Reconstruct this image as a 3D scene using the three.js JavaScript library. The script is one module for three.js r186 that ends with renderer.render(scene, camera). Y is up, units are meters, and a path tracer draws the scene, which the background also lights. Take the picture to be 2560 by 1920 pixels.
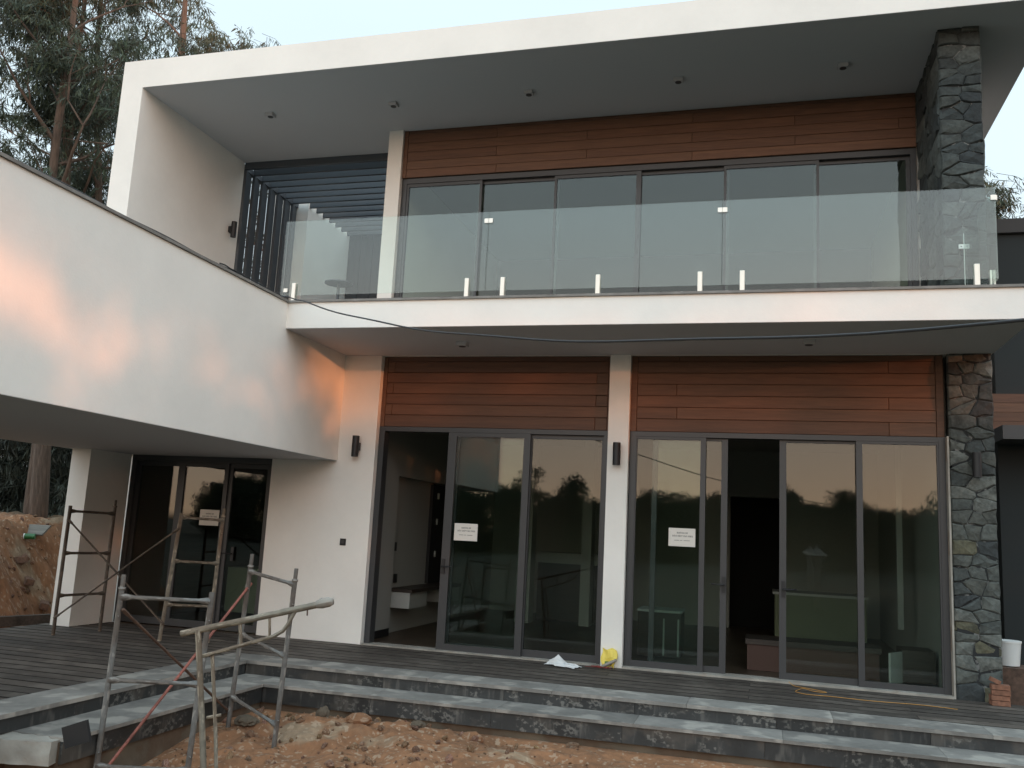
import * as THREE from 'three';
import { mergeGeometries } from 'three/addons/utils/BufferGeometryUtils.js';

// ---------------------------------------------------------------- camera, sky, sun
const scene = new THREE.Scene();
const W = 1024, H = 768;
const camera = new THREE.PerspectiveCamera(46.41, W / H, 0.05, 900);
camera.position.set(5.379, 1.480, 10.634);
camera.rotation.order = 'YXZ';
camera.rotation.set(THREE.MathUtils.degToRad(9.357), THREE.MathUtils.degToRad(15.933), THREE.MathUtils.degToRad(2.967));
scene.add(camera);

const renderer = new THREE.WebGLRenderer({ antialias: true });
renderer.setSize(W, H);
renderer.toneMapping = THREE.LinearToneMapping;
renderer.toneMappingExposure = 1.0;
renderer.shadowMap.enabled = true;
renderer.shadowMap.type = THREE.PCFSoftShadowMap;

const SUN = new THREE.Vector3(15.2, 1.0, 7.8).normalize();      // a hand's breadth above the horizon, off to the right behind the viewer
const sun = new THREE.DirectionalLight(new THREE.Color().setRGB(1.0, 0.33, 0.12), 2.1);
sun.position.copy(SUN).multiplyScalar(90).add(new THREE.Vector3(2, 3, 0));
sun.target.position.set(2, 3, 0);
sun.castShadow = true;
sun.shadow.mapSize.set(2048, 2048);
sun.shadow.radius = 1;
Object.assign(sun.shadow.camera, { left: -18, right: 18, top: 16, bottom: -12, near: 1, far: 160 });
scene.add(sun, sun.target);

// ---------------------------------------------------------------- random numbers and noise
function rng(seed) { let a = seed >>> 0; return () => { a = (a + 0x6D2B79F5) >>> 0; let t = a; t = Math.imul(t ^ (t >>> 15), t | 1); t ^= t + Math.imul(t ^ (t >>> 7), t | 61); return ((t ^ (t >>> 14)) >>> 0) / 4294967296; }; }
const hash = (x, y, s) => { let h = Math.imul(x, 374761393) + Math.imul(y, 668265263) + Math.imul(s, 1442695041); h = Math.imul(h ^ (h >>> 13), 1274126177); return ((h ^ (h >>> 16)) >>> 0) / 4294967296; };
function vnoise(x, y, px, py, s) {                               // value noise that repeats after px, py cells
  const xi = Math.floor(x), yi = Math.floor(y); let fx = x - xi, fy = y - yi;
  fx = fx * fx * (3 - 2 * fx); fy = fy * fy * (3 - 2 * fy);
  const m = (a, n) => ((a % n) + n) % n, x0 = m(xi, px), x1 = m(xi + 1, px), y0 = m(yi, py), y1 = m(yi + 1, py);
  const a = hash(x0, y0, s), b = hash(x1, y0, s), c = hash(x0, y1, s), d = hash(x1, y1, s);
  return (a + (b - a) * fx) * (1 - fy) + (c + (d - c) * fx) * fy;
}
function fbm(u, v, cx, cy, oct, s) { let r = 0, w = 0.5, t = 0; for (let i = 0; i < oct; i++) { r += w * vnoise(u * cx, v * cy, cx, cy, s + i); t += w; w *= 0.5; cx *= 2; cy *= 2; } return r / t; }
const sstep = (a, b, x) => { const t = Math.min(1, Math.max(0, (x - a) / (b - a))); return t * t * (3 - 2 * t); };
const lerp = (a, b, t) => a + (b - a) * t;
const mix3 = (a, b, t) => [lerp(a[0], b[0], t), lerp(a[1], b[1], t), lerp(a[2], b[2], t)];
const enc = c => Math.round(255 * Math.min(1, Math.max(0, c <= 0.0031308 ? 12.92 * c : 1.055 * Math.pow(c, 1 / 2.4) - 0.055)));

function colourTex(n, metres, fn) {                              // fn(u, v) gives a linear colour; one tile covers so many metres
  const d = new Uint8Array(n * n * 4);
  for (let j = 0; j < n; j++) for (let i = 0; i < n; i++) { const c = fn(i / n, j / n), k = (j * n + i) * 4; d[k] = enc(c[0]); d[k + 1] = enc(c[1]); d[k + 2] = enc(c[2]); d[k + 3] = 255; }
  const t = new THREE.DataTexture(d, n, n); t.colorSpace = THREE.SRGBColorSpace; fin(t, metres); return t;
}
function greyTex(n, metres, fn) {
  const d = new Uint8Array(n * n * 4);
  for (let j = 0; j < n; j++) for (let i = 0; i < n; i++) { const c = Math.round(255 * Math.min(1, Math.max(0, fn(i / n, j / n)))), k = (j * n + i) * 4; d[k] = d[k + 1] = d[k + 2] = c; d[k + 3] = 255; }
  const t = new THREE.DataTexture(d, n, n); fin(t, metres); return t;
}
function fin(t, metres) { t.wrapS = t.wrapT = THREE.RepeatWrapping; t.magFilter = THREE.LinearFilter; t.minFilter = THREE.LinearMipmapLinearFilter; t.generateMipmaps = true; t.repeat.set(1 / metres, 1 / metres); t.needsUpdate = true; }

// the dusk sky: warm low glow round the sun, pale blue away from it, thin uneven cloud
{
  const w = 1024, h = 512, d = new Float32Array(w * h * 4), az = Math.hypot(SUN.x, SUN.z);
  for (let j = 0; j < h; j++) for (let i = 0; i < w; i++) {
    const el = ((j + 0.5) / h - 0.5) * Math.PI, a = ((i + 0.5) / w - 0.5) * 2 * Math.PI;
    const dx = Math.cos(a) * Math.cos(el), dz = Math.sin(a) * Math.cos(el), y = Math.sin(el);
    const s = Math.cos(a - 1.30), warm = Math.pow((s + 1) / 2, 1.25);   // wide glow, its centre moved off the sun to brighten the slab front
    const hor = mix3([0.84, 0.93, 0.96], [4.0, 2.56, 1.55], warm), up = mix3([0.80, 0.98, 1.08], [1.32, 1.90, 2.26], warm);
    let c = mix3(hor, up, 1 - Math.exp(-Math.max(0, y) / 0.20));
    { const da = Math.acos(Math.min(1, Math.max(-1, (Math.cos(a) * SUN.x + Math.sin(a) * SUN.z) / az))), w = Math.exp(-(da * da) / 0.55) * Math.exp(-Math.max(0, y) / 0.30); c = [c[0] + 2.1 * w, c[1] + 0.85 * w, c[2] + 0.22 * w]; }   // afterglow over the setting sun
    const cl = fbm(i / w, j / h, 12, 14, 5, 77), k = 0.96 + 0.13 * cl; c = c.map(v => v * k);
    const g = Math.exp(-Math.max(0, 1 - (dx * SUN.x + y * SUN.y + dz * SUN.z)) / 0.02);
    c = [c[0] + 1.6 * g, c[1] + 0.8 * g, c[2] + 0.3 * g];
    if (y < 0) c = mix3(c, [0.10, 0.085, 0.07], Math.min(1, -y * 30));
    const o = (j * w + i) * 4; d[o] = c[0]; d[o + 1] = c[1]; d[o + 2] = c[2]; d[o + 3] = 1;
  }
  const t = new THREE.DataTexture(d, w, h, THREE.RGBAFormat, THREE.FloatType);
  t.mapping = THREE.EquirectangularReflectionMapping; t.magFilter = t.minFilter = THREE.LinearFilter; t.needsUpdate = true;
  scene.background = t; scene.environment = t; scene.environmentIntensity = 1; scene.backgroundIntensity = 1;
}

// ---------------------------------------------------------------- materials
const std = (o) => new THREE.MeshStandardMaterial(o);
const rgb = (r, g, b) => new THREE.Color().setRGB(r, g, b);
const plasterMap = colourTex(512, 3.1, (u, v) => { const a = fbm(u, v, 5, 5, 6, 3), b = fbm(u, v, 60, 60, 2, 9), k = 0.95 + 0.07 * (a - 0.5) * 2 + 0.02 * (b - 0.5); return [0.87 * k, 0.835 * k, 0.778 * k]; });
const plasterBump = greyTex(512, 0.9, (u, v) => 0.6 * fbm(u, v, 6, 6, 3, 21) + 0.4 * fbm(u, v, 64, 64, 2, 22));
const M = {};
M.plaster = std({ map: plasterMap, bumpMap: plasterBump, bumpScale: 0.0012, roughness: 0.9 });
M.shaded_soffit = std({ color: rgb(0.50, 0.495, 0.50), bumpMap: plasterBump, bumpScale: 0.001, roughness: 0.9 });  // white undersides greyed: the shade of the overhangs is put into this colour
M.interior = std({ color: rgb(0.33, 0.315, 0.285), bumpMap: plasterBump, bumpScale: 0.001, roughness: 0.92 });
M.frame = std({ color: rgb(0.052, 0.053, 0.055), roughness: 0.42, metalness: 0.2, bumpMap: plasterBump, bumpScale: 0.0002 });
M.louvre = std({ color: rgb(0.068, 0.076, 0.085), roughness: 0.5, bumpMap: plasterBump, bumpScale: 0.0005 });
M.black = std({ color: rgb(0.012, 0.012, 0.013), roughness: 0.5 });
M.glass = new THREE.MeshPhysicalMaterial({ color: rgb(0.80, 0.86, 0.83), transmission: 1, thickness: 0, roughness: 0, ior: 1.43, metalness: 0 });
M.railGlass = new THREE.MeshPhysicalMaterial({ color: rgb(0.90, 0.955, 0.935), transmission: 1, thickness: 0, roughness: 0, ior: 1.52 });
M.steel = std({ color: rgb(0.72, 0.69, 0.62), roughness: 0.38, metalness: 0.55 });
M.copingLip = std({ map: colourTex(256, 1.2, (u, v) => { const k = 0.5 + fbm(u, v, 8, 8, 5, 41); return [0.20 * k, 0.19 * k, 0.175 * k]; }), roughness: 0.8 });

const woodMap = colourTex(512, 1.0, (u, v) => {                 // grain runs along u
  const warp = 0.06 * fbm(u, v, 3, 6, 3, 51), g = fbm(u, v + warp, 3, 70, 3, 52), f = fbm(u, v, 10, 160, 2, 53), k = 0.62 + 0.55 * g + 0.22 * (f - 0.5);
  return [0.66 * k, 0.66 * k, 0.66 * k];
});
const woodBump = greyTex(256, 1.0, (u, v) => fbm(u, v, 6, 110, 3, 57));
M.wood = [[0.222, 0.101, 0.053], [0.196, 0.089, 0.047], [0.240, 0.112, 0.060], [0.186, 0.085, 0.046], [0.214, 0.101, 0.054]].map(c => std({ color: rgb(...c), map: woodMap, bumpMap: woodBump, bumpScale: 0.0012, roughness: 0.62 }));
const deckMap = colourTex(512, 1.3, (u, v) => {
  const g = fbm(u, v, 4, 60, 4, 61), d = fbm(u, v, 6, 6, 5, 63), k = 0.55 + 0.7 * g, dust = sstep(0.50, 0.72, d) * 0.55;
  return mix3([0.098 * k, 0.078 * k, 0.064 * k], [0.19, 0.16, 0.135], dust);
});
M.deck = [0.9, 0.68, 1.08, 0.8, 0.6].map(k => std({ color: rgb(k, k * 0.99, k * 0.97), map: deckMap, bumpMap: woodBump, bumpScale: 0.0015, roughness: 0.72 }));
M.muddy = std({ color: rgb(0.36, 0.30, 0.24), roughness: 0.95 });
M.joist = std({ color: rgb(0.007, 0.006, 0.005), roughness: 0.95 });
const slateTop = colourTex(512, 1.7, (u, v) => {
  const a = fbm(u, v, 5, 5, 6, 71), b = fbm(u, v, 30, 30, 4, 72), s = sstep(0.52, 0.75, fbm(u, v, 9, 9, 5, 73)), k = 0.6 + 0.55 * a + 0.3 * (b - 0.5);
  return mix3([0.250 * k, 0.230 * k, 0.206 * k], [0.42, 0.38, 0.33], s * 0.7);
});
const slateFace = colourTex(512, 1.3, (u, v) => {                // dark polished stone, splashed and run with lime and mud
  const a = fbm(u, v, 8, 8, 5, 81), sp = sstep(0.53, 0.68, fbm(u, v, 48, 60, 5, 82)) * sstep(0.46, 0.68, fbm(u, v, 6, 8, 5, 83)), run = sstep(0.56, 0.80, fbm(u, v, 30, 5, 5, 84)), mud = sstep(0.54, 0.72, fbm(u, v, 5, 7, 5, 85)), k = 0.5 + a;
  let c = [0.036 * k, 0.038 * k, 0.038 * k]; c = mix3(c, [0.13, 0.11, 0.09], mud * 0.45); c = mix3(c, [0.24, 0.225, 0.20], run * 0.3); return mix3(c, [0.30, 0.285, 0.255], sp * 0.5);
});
const roughBump = greyTex(256, 0.5, (u, v) => fbm(u, v, 8, 8, 5, 91));
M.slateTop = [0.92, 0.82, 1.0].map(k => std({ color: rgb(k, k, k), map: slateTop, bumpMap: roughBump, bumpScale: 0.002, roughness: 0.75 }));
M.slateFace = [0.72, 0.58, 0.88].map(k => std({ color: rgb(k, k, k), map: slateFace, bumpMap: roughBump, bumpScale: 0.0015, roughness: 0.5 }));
const concreteMap = colourTex(256, 1.0, (u, v) => { const k = 0.6 + 0.6 * fbm(u, v, 6, 6, 6, 95), m = sstep(0.5, 0.7, fbm(u, v, 5, 5, 4, 96)); return mix3([0.36 * k, 0.33 * k, 0.285 * k], [0.22, 0.13, 0.08], m * 0.5); });
M.concrete = std({ map: concreteMap, bumpMap: roughBump, bumpScale: 0.006, roughness: 0.95 });
const stoneMap = colourTex(512, 0.9, (u, v) => {
  const a = fbm(u, v, 6, 6, 6, 101), b = fbm(u, v, 40, 40, 3, 102), vein = sstep(0.58, 0.72, fbm(u, v, 11, 11, 6, 103)), k = 0.42 + 0.9 * a + 0.7 * (b - 0.5);
  return mix3([0.78 * k, 0.80 * k, 0.78 * k], [1.0, 0.98, 0.92], vein * 0.45);
});
M.stone = [[0.092, 0.100, 0.094], [0.072, 0.080, 0.078], [0.120, 0.127, 0.117], [0.104, 0.107, 0.096], [0.052, 0.058, 0.060], [0.175, 0.18, 0.165]].map(c => std({ color: rgb(...c), map: stoneMap, bumpMap: roughBump, bumpScale: 0.012, roughness: 0.85 }));
M.shadedUpStone = M.stone.map(m => { const n = m.clone(); n.color.multiplyScalar(0.62).multiply(rgb(0.92, 1.0, 1.04)); return n; });  // upper stones darkened and blued: their dimmer light is put into the colour
M.tanStone = std({ color: rgb(0.20, 0.15, 0.10), map: stoneMap, bumpMap: roughBump, bumpScale: 0.012, roughness: 0.88 });
M.oliveStone = std({ color: rgb(0.14, 0.13, 0.088), map: stoneMap, bumpMap: roughBump, bumpScale: 0.012, roughness: 0.88 });
M.redStone = std({ color: rgb(0.105, 0.082, 0.072), map: stoneMap, bumpMap: roughBump, bumpScale: 0.012, roughness: 0.88 });
M.mortar = std({ map: colourTex(256, 0.6, (u, v) => { const k = fbm(u, v, 9, 9, 5, 111), p = sstep(0.56, 0.68, k); return mix3([0.022, 0.023, 0.023], [0.20, 0.20, 0.19], p * 0.75); }), bumpMap: roughBump, bumpScale: 0.01, roughness: 0.95 });
const dirtMap = colourTex(1024, 3.0, (u, v) => {
  const a = fbm(u, v, 6, 6, 7, 121), b = fbm(u, v, 70, 70, 3, 122), g = sstep(0.55, 0.68, fbm(u, v, 7, 7, 5, 123)), p = sstep(0.66, 0.74, fbm(u, v, 100, 100, 2, 124)), k = 0.55 + 0.7 * a + 0.45 * (b - 0.5);
  let c = mix3([0.255 * k, 0.138 * k, 0.078 * k], [0.30 * k, 0.235 * k, 0.175 * k], g); return mix3(c, [0.42, 0.36, 0.30], p * 0.5);
});
M.dirt = std({ map: dirtMap, bumpMap: greyTex(512, 1.0, (u, v) => fbm(u, v, 10, 10, 6, 131)), bumpScale: 0.03, roughness: 0.97, vertexColors: true });
M.clod = std({ color: rgb(0.82, 0.72, 0.62), map: dirtMap, bumpMap: roughBump, bumpScale: 0.012, roughness: 0.97 });
M.floorTile = std({ color: rgb(0.105, 0.068, 0.047), map: stoneMap, roughness: 0.35 });
const pipeMap = colourTex(512, 1.6, (u, v) => {
  const r = sstep(0.46, 0.74, fbm(u, v, 14, 5, 6, 141)) * 0.7, c = sstep(0.60, 0.72, fbm(u, v, 40, 16, 5, 142)), k = 0.7 + 0.6 * fbm(u, v, 40, 40, 3, 143);
  let o = mix3([0.150 * k, 0.147 * k, 0.138 * k], [0.105 * k, 0.078 * k, 0.060 * k], r); return mix3(o, [0.36, 0.34, 0.31], c * 0.6);
});
const pipe = (r, g, b) => std({ color: rgb(r, g, b), map: pipeMap, bumpMap: roughBump, bumpScale: 0.002, roughness: 0.68, metalness: 0.15 });
M.pipe = pipe(1, 1, 1); M.darkPipe = pipe(0.62, 0.52, 0.44); M.limePipe = pipe(1.35, 1.22, 1.02);
M.redPipe = std({ color: rgb(0.36, 0.115, 0.085), map: stoneMap, roughness: 0.7 }); M.rustPipe = std({ color: rgb(0.15, 0.085, 0.06), map: stoneMap, roughness: 0.85 });
const barkMap = colourTex(256, 0.6, (u, v) => { const k = 0.45 + 0.9 * fbm(u, v, 22, 4, 5, 151); return [0.115 * k, 0.080 * k, 0.060 * k]; });
M.bark = std({ map: barkMap, bumpMap: greyTex(256, 0.6, (u, v) => fbm(u, v, 22, 4, 4, 152)), bumpScale: 0.02, roughness: 0.95 });
M.leaf = std({ color: rgb(0.045, 0.060, 0.038), roughness: 0.65, side: THREE.DoubleSide });
M.darkLeaf = std({ color: rgb(0.018, 0.022, 0.014), roughness: 0.75, side: THREE.DoubleSide });
M.farLeaf = std({ color: rgb(0.040, 0.056, 0.030), roughness: 0.85, side: THREE.DoubleSide });
M.white = std({ color: rgb(0.74, 0.73, 0.70), roughness: 0.6 });
M.cable = std({ color: rgb(0.030, 0.031, 0.034), roughness: 0.55 });

// ---------------------------------------------------------------- geometry helpers
function boxUV(g) {                                              // uv in metres from position and normal
  const p = g.attributes.position, n = g.attributes.normal, uv = new Float32Array(p.count * 2);
  for (let i = 0; i < p.count; i++) {
    const ax = Math.abs(n.getX(i)), ay = Math.abs(n.getY(i)), az = Math.abs(n.getZ(i));
    const [a, b] = ax > ay && ax > az ? [p.getZ(i), p.getY(i)] : ay > az ? [p.getX(i), p.getZ(i)] : [p.getX(i), p.getY(i)];
    uv[2 * i] = a; uv[2 * i + 1] = b;
  }
  g.setAttribute('uv', new THREE.BufferAttribute(uv, 2)); return g;
}
const bx = (x0, x1, y0, y1, z0, z1) => { const g = new THREE.BoxGeometry(x1 - x0, y1 - y0, z1 - z0).translate((x0 + x1) / 2, (y0 + y1) / 2, (z0 + z1) / 2).toNonIndexed(); return boxUV(g); };
function chamferBox(x0, x1, y0, y1, z0, z1, c) {                 // box whose front (+z) edges are chamfered
  const P = [[x0, y0, z0], [x1, y0, z0], [x1, y1, z0], [x0, y1, z0], [x0, y0, z1 - c], [x1, y0, z1 - c], [x1, y1, z1 - c], [x0, y1, z1 - c], [x0 + c, y0 + c, z1], [x1 - c, y0 + c, z1], [x1 - c, y1 - c, z1], [x0 + c, y1 - c, z1]];
  const Q = [[8, 9, 10, 11], [4, 5, 9, 8], [5, 6, 10, 9], [6, 7, 11, 10], [7, 4, 8, 11], [0, 1, 5, 4], [1, 2, 6, 5], [2, 3, 7, 6], [3, 0, 4, 7], [3, 2, 1, 0]], a = [];
  for (const q of Q) for (const k of [0, 1, 2, 0, 2, 3]) a.push(...P[q[k]]);
  const g = new THREE.BufferGeometry(); g.setAttribute('position', new THREE.Float32BufferAttribute(a, 3)); g.computeVertexNormals(); return boxUV(g);
}
const V = (x, y, z) => new THREE.Vector3(x, y, z);
function tube(pts, radii, seg = 10) {                            // tapered tube along points, uv in metres, capped
  const P = pts.map(p => p.isVector3 ? p : V(...p)), n = P.length, pos = [], uv = [], idx = []; let len = 0, side = null;
  for (let i = 0; i < n; i++) {
    const t = P[Math.min(i + 1, n - 1)].clone().sub(P[Math.max(i - 1, 0)]).normalize();
    if (!side) side = Math.abs(t.y) > 0.9 ? V(1, 0, 0) : V(0, 1, 0);
    const b = t.clone().cross(side).normalize(), c = b.clone().cross(t).normalize(); side = c;
    const r = Array.isArray(radii) ? radii[i] : radii; if (i) len += P[i].distanceTo(P[i - 1]);
    for (let k = 0; k <= seg; k++) { const a = k / seg * 2 * Math.PI; const q = P[i].clone().addScaledVector(b, r * Math.cos(a)).addScaledVector(c, r * Math.sin(a)); pos.push(q.x, q.y, q.z); uv.push(k / seg * 2 * Math.PI * Math.max(r, 0.02), len); }
  }
  const m = seg + 1;
  for (let i = 0; i < n - 1; i++) for (let k = 0; k < seg; k++) { const a = i * m + k, b = a + m; idx.push(a, a + 1, b, b, a + 1, b + 1); }
  for (const e of [0, n - 1]) { const c = pos.length / 3; pos.push(P[e].x, P[e].y, P[e].z); uv.push(0, 0); for (let k = 0; k < seg; k++) e ? idx.push(c, e * m + k, e * m + k + 1) : idx.push(c, k + 1, k); }
  const g = new THREE.BufferGeometry(); g.setAttribute('position', new THREE.Float32BufferAttribute(pos, 3)); g.setAttribute('uv', new THREE.Float32BufferAttribute(uv, 2)); g.setIndex(idx); g.computeVertexNormals(); return g.toNonIndexed();
}
const used = {};
function numbered(name) { const k = used[name] = (used[name] ?? -1) + 1; return k ? `${name}_${String(k).padStart(3, '0')}` : name; }
function tag(o, label, category, group) { o.userData.label = label; o.userData.category = category; if (group) o.userData.group = group; return o; }
function thing(name, label, category, group, [x, y, z] = [0, 0, 0]) { const o = new THREE.Group(); o.name = numbered(name); o.position.set(x, y, z); scene.add(o); return tag(o, label, category, group); }
function part(name, geo, mat, parent) {                          // one mesh; at top level it is numbered
  const g = Array.isArray(geo) ? (geo.length > 1 ? mergeGeometries(geo) : geo[0]) : geo, m = new THREE.Mesh(g, mat);
  m.castShadow = m.receiveShadow = true; m.name = parent ? name : numbered(name); (parent || scene).add(m); return m;
}
const sub = (name, parent) => { const o = new THREE.Group(); o.name = name; parent.add(o); return o; };
const struct = (name, geo, mat) => { const m = part(name, geo, mat); m.userData.kind = 'structure'; return m; };

// ---------------------------------------------------------------- ground
function bank(x, z) { const t = -3.66 - x - 0.32 * sstep(1.0, 0.2, z); return 1.32 * sstep(-0.04, 1.25, t) * sstep(3.2, 1.4, z); }
const nz = (x, z, f, s) => fbm(x * f / 64 + 0.37, z * f / 64 + 0.61, 64, 64, 4, s) - 0.5;
function groundY(x, z) {
  let y = -0.385 - 0.22 * sstep(2.8, 4.8, z) * sstep(8.5, 6, z) - 0.06 * sstep(6, 9, z);
  const pit = sstep(0.4, 0.9, x) * sstep(2.25, 2.5, z) * sstep(6.5, 4.5, z);
  y += pit * (0.20 * nz(x, z, 1.6, 5) + 0.12 * nz(x, z, 6, 6) + 0.05 * nz(x, z, 18, 8));
  y += pit * 0.09 * Math.exp(-((x - 1.35) ** 2 / 0.25 + (z - 2.75) ** 2 / 0.10));   // heaps of spoil thrown up against the lower step
  y += pit * 0.07 * Math.exp(-((x - 2.1) ** 2 / 0.30 + (z - 2.72) ** 2 / 0.10));
  y -= pit * 0.16 * Math.exp(-((x - 0.78) ** 2 / 0.06 + (z - 2.5) ** 2 / 0.05));
  const b = bank(x, z); if (b > 0) y = Math.max(y, -0.1) * (1 - sstep(0, 0.2, b)) + y * 0 + (b - 0.03) * sstep(0, 0.2, b) + sstep(0.02, 0.3, b) * (0.34 * nz(x, z, 2.2, 11) + 0.16 * nz(x, z, 7, 12) + 0.05 * nz(x, z, 20, 13));
  const r = Math.hypot(x - 3, z); y += sstep(25, 80, r) * (nz(x, z, 0.05, 15) * 3);
  return y;
}
{
  const n = 330, pos = [], uv = [], idx = [];
  const warp = (t, c, k) => { const s = 2 * t - 1; return c + Math.sign(s) * (Math.abs(s) * k + Math.pow(Math.abs(s), 7) * 260); };
  for (let j = 0; j <= n; j++) for (let i = 0; i <= n; i++) { const x = warp(i / n, -0.8, 7.5), z = warp(j / n, 1.6, 6.0); pos.push(x, groundY(x, z), z); uv.push(x, z); }
  for (let j = 0; j < n; j++) for (let i = 0; i < n; i++) { const a = j * (n + 1) + i; idx.push(a, a + n + 1, a + 1, a + 1, a + n + 1, a + n + 2); }
  const g = new THREE.BufferGeometry(); g.setAttribute('position', new THREE.Float32BufferAttribute(pos, 3)); g.setAttribute('uv', new THREE.Float32BufferAttribute(uv, 2)); g.setIndex(idx); g.computeVertexNormals();
  const col = new Float32Array(pos.length); for (let i = 0; i < pos.length; i += 3) { const x = pos[i], z = pos[i + 2], n = nz(x, z, 1.1, 17) * 3, k = Math.max(sstep(4.6, 5.8, z + n), sstep(-6.0, -7.4, x + n), sstep(6.0, 7.5, x + n), sstep(-7, -8, z)), c = mix3([1.02, 0.88, 0.74], [0.15, 0.25, 0.22], k); col.set(c, i); }   // bare earth round the works, rough dark grass beyond
  g.setAttribute('color', new THREE.BufferAttribute(col, 3));
  struct('ground', g, M.dirt);
}

// ---------------------------------------------------------------- the house
const house = thing('house', 'modern white two storey house with timber cladding, large glass doors and a glazed balcony', 'house');
const hp = (name, geo, mat = M.plaster, parent = house) => part(name, geo, mat, parent);
const CE = 3.673, UF = 4.0, RC = 7.575;                          // soffit of the balcony, upper floor, soffit of the roof
// lower storey
hp('wall', [bx(-0.914, 0.555, 0, CE, -0.35, 0), bx(-3.44, -0.914, 2.285, CE, -0.35, -0.002)]);
hp('pier', bx(-3.44, -3.143, -0.05, 2.279, -0.03, 0.77));
hp('wall', bx(-3.44, -3.143, -0.3, CE, -6.6, -0.352));
hp('wing', bx(-3.544, 0.034, 2.279, 3.975, 0, 7.2));
hp('column', bx(3.574, 3.823, 0, CE, -0.35, 0));
hp('balcony_slab', bx(0.034, 7.79, CE, 3.975, 0.002, 1.583));
hp('floor_slab', bx(-3.544, 7.79, CE + 0.002, UF - 0.012, -6.9, 0));
hp('terrace_floor', bx(-3.34, 7.785, UF - 0.0115, UF, -6.79, 0.001), M.floorTile);
hp('coping', [bx(0.036, 7.80, 3.976, UF + 0.002, 0.004, 1.605), bx(-3.56, 0.056, 3.9765, UF + 0.003, 1.606, 7.22)], M.copingLip);
hp('shaded_soffit', [bx(0.036, 7.788, CE - 0.004, CE - 0.0005, 0.004, 1.581), bx(-3.542, 0.032, 2.275, 2.2785, 0.776, 7.198), bx(-3.142, 0.032, 2.275, 2.2785, 0.002, 0.776)], M.shaded_soffit);  // thin grey sheets added below balcony and wing to darken their undersides
hp('shaded_soffit', [bx(-3.337, 8.505, RC - 0.004, RC - 0.0005, -1.551, 0.440), bx(-3.337, -0.29, RC - 0.004, RC - 0.0005, -2.268, -1.551), bx(7.79, 8.505, RC - 0.0045, RC - 0.001, -7.1, -1.551)], M.shaded_soffit);  // the same added shade-grey sheet under the roof
// upper storey
hp('wall', bx(-3.70, -3.339, 3.9, RC, -2.27, 0.442));
hp('roof', [bx(-3.70, 8.507, RC, 8.0, -2.27, 0.442), bx(-0.287, 8.507, RC + 0.001, 7.999, -7.2, -2.272)]);
hp('column', bx(-0.287, -0.052, UF, RC, -1.85, -1.50));
hp('wall', bx(-0.285, -0.054, UF, RC, -6.8, -1.852));
hp('wall', [bx(-3.9, -3.1, 2.4, 9.2, -6.2, -4.14)]);
hp('wall', bx(7.32, 7.70, UF, RC, -6.8, -1.64));
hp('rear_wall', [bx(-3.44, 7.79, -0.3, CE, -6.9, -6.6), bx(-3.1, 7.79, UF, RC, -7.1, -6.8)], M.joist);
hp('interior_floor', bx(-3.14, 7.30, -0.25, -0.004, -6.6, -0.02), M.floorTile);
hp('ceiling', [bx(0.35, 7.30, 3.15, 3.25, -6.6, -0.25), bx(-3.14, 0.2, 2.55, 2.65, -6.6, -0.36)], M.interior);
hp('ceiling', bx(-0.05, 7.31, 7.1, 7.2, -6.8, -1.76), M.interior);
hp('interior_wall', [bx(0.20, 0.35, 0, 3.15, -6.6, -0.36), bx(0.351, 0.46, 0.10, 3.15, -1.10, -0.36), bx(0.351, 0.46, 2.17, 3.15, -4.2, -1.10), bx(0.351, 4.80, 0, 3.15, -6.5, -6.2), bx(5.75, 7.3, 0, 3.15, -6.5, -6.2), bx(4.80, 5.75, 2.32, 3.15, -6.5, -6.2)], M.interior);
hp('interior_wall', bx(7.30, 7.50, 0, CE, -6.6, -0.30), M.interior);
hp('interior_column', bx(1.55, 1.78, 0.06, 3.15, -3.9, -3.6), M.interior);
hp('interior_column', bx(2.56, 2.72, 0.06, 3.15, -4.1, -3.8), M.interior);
hp('interior_column', bx(7.05, 7.12, 0.5, 3.15, -2.2, -2.1), M.interior);
hp('skirting', bx(0.351, 0.463, 0, 0.098, -1.10, -0.365), M.black);
hp('threshold', [bx(0.56, 3.573, -0.02, 0.012, -0.24, -0.02), bx(3.826, 7.30, -0.02, 0.022, -0.24, 0.015)], M.concrete);

// timber cladding: every board is a mesh of its own
function cladding(x0, x1, rows, z, butts, trims, seed, label) {
  const c = sub('wood_cladding', house), r = rng(seed); c.userData.label = label;
  part('backing', bx(x0, x1, rows[rows.length - 1] + 0.004, rows[0], z - 0.07, z - 0.028), M.joist, c);
  const [ta, tb] = trims, gap = 0.004;
  if (ta) part('trim_board', chamferBox(x0 + 0.002, x0 + ta, rows[rows.length - 1], rows[0] - 0.002, z - 0.028, z + 0.004, 0.003), M.wood[0], c);
  if (tb) part('trim_board', chamferBox(x1 - tb, x1 - 0.002, rows[rows.length - 1], rows[0] - 0.002, z - 0.028, z + 0.004, 0.003), M.wood[3], c);
  for (let k = 0; k < rows.length - 1; k++) {
    const xs = [x0 + ta + 0.002, ...butts[k], x1 - tb - 0.002];
    for (let i = 0; i < xs.length - 1; i++) {
      const g = chamferBox(xs[i] + gap / 2, xs[i + 1] - gap / 2, rows[k + 1] + gap / 2, rows[k] - gap / 2, z - 0.028, z + (r() - 0.5) * 0.003, 0.0035), uv = g.attributes.uv, du = r() * 7, dv = r() * 7;
      for (let q = 0; q < uv.count; q++) uv.setXY(q, uv.getX(q) + du, uv.getY(q) + dv);
      part('board', g, M.wood[Math.floor(r() * M.wood.length)], c);
    }
  }
}
const lowRows = [3.671, 3.604, 3.462, 3.325, 3.184, 3.045, 2.905, 2.75];
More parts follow.
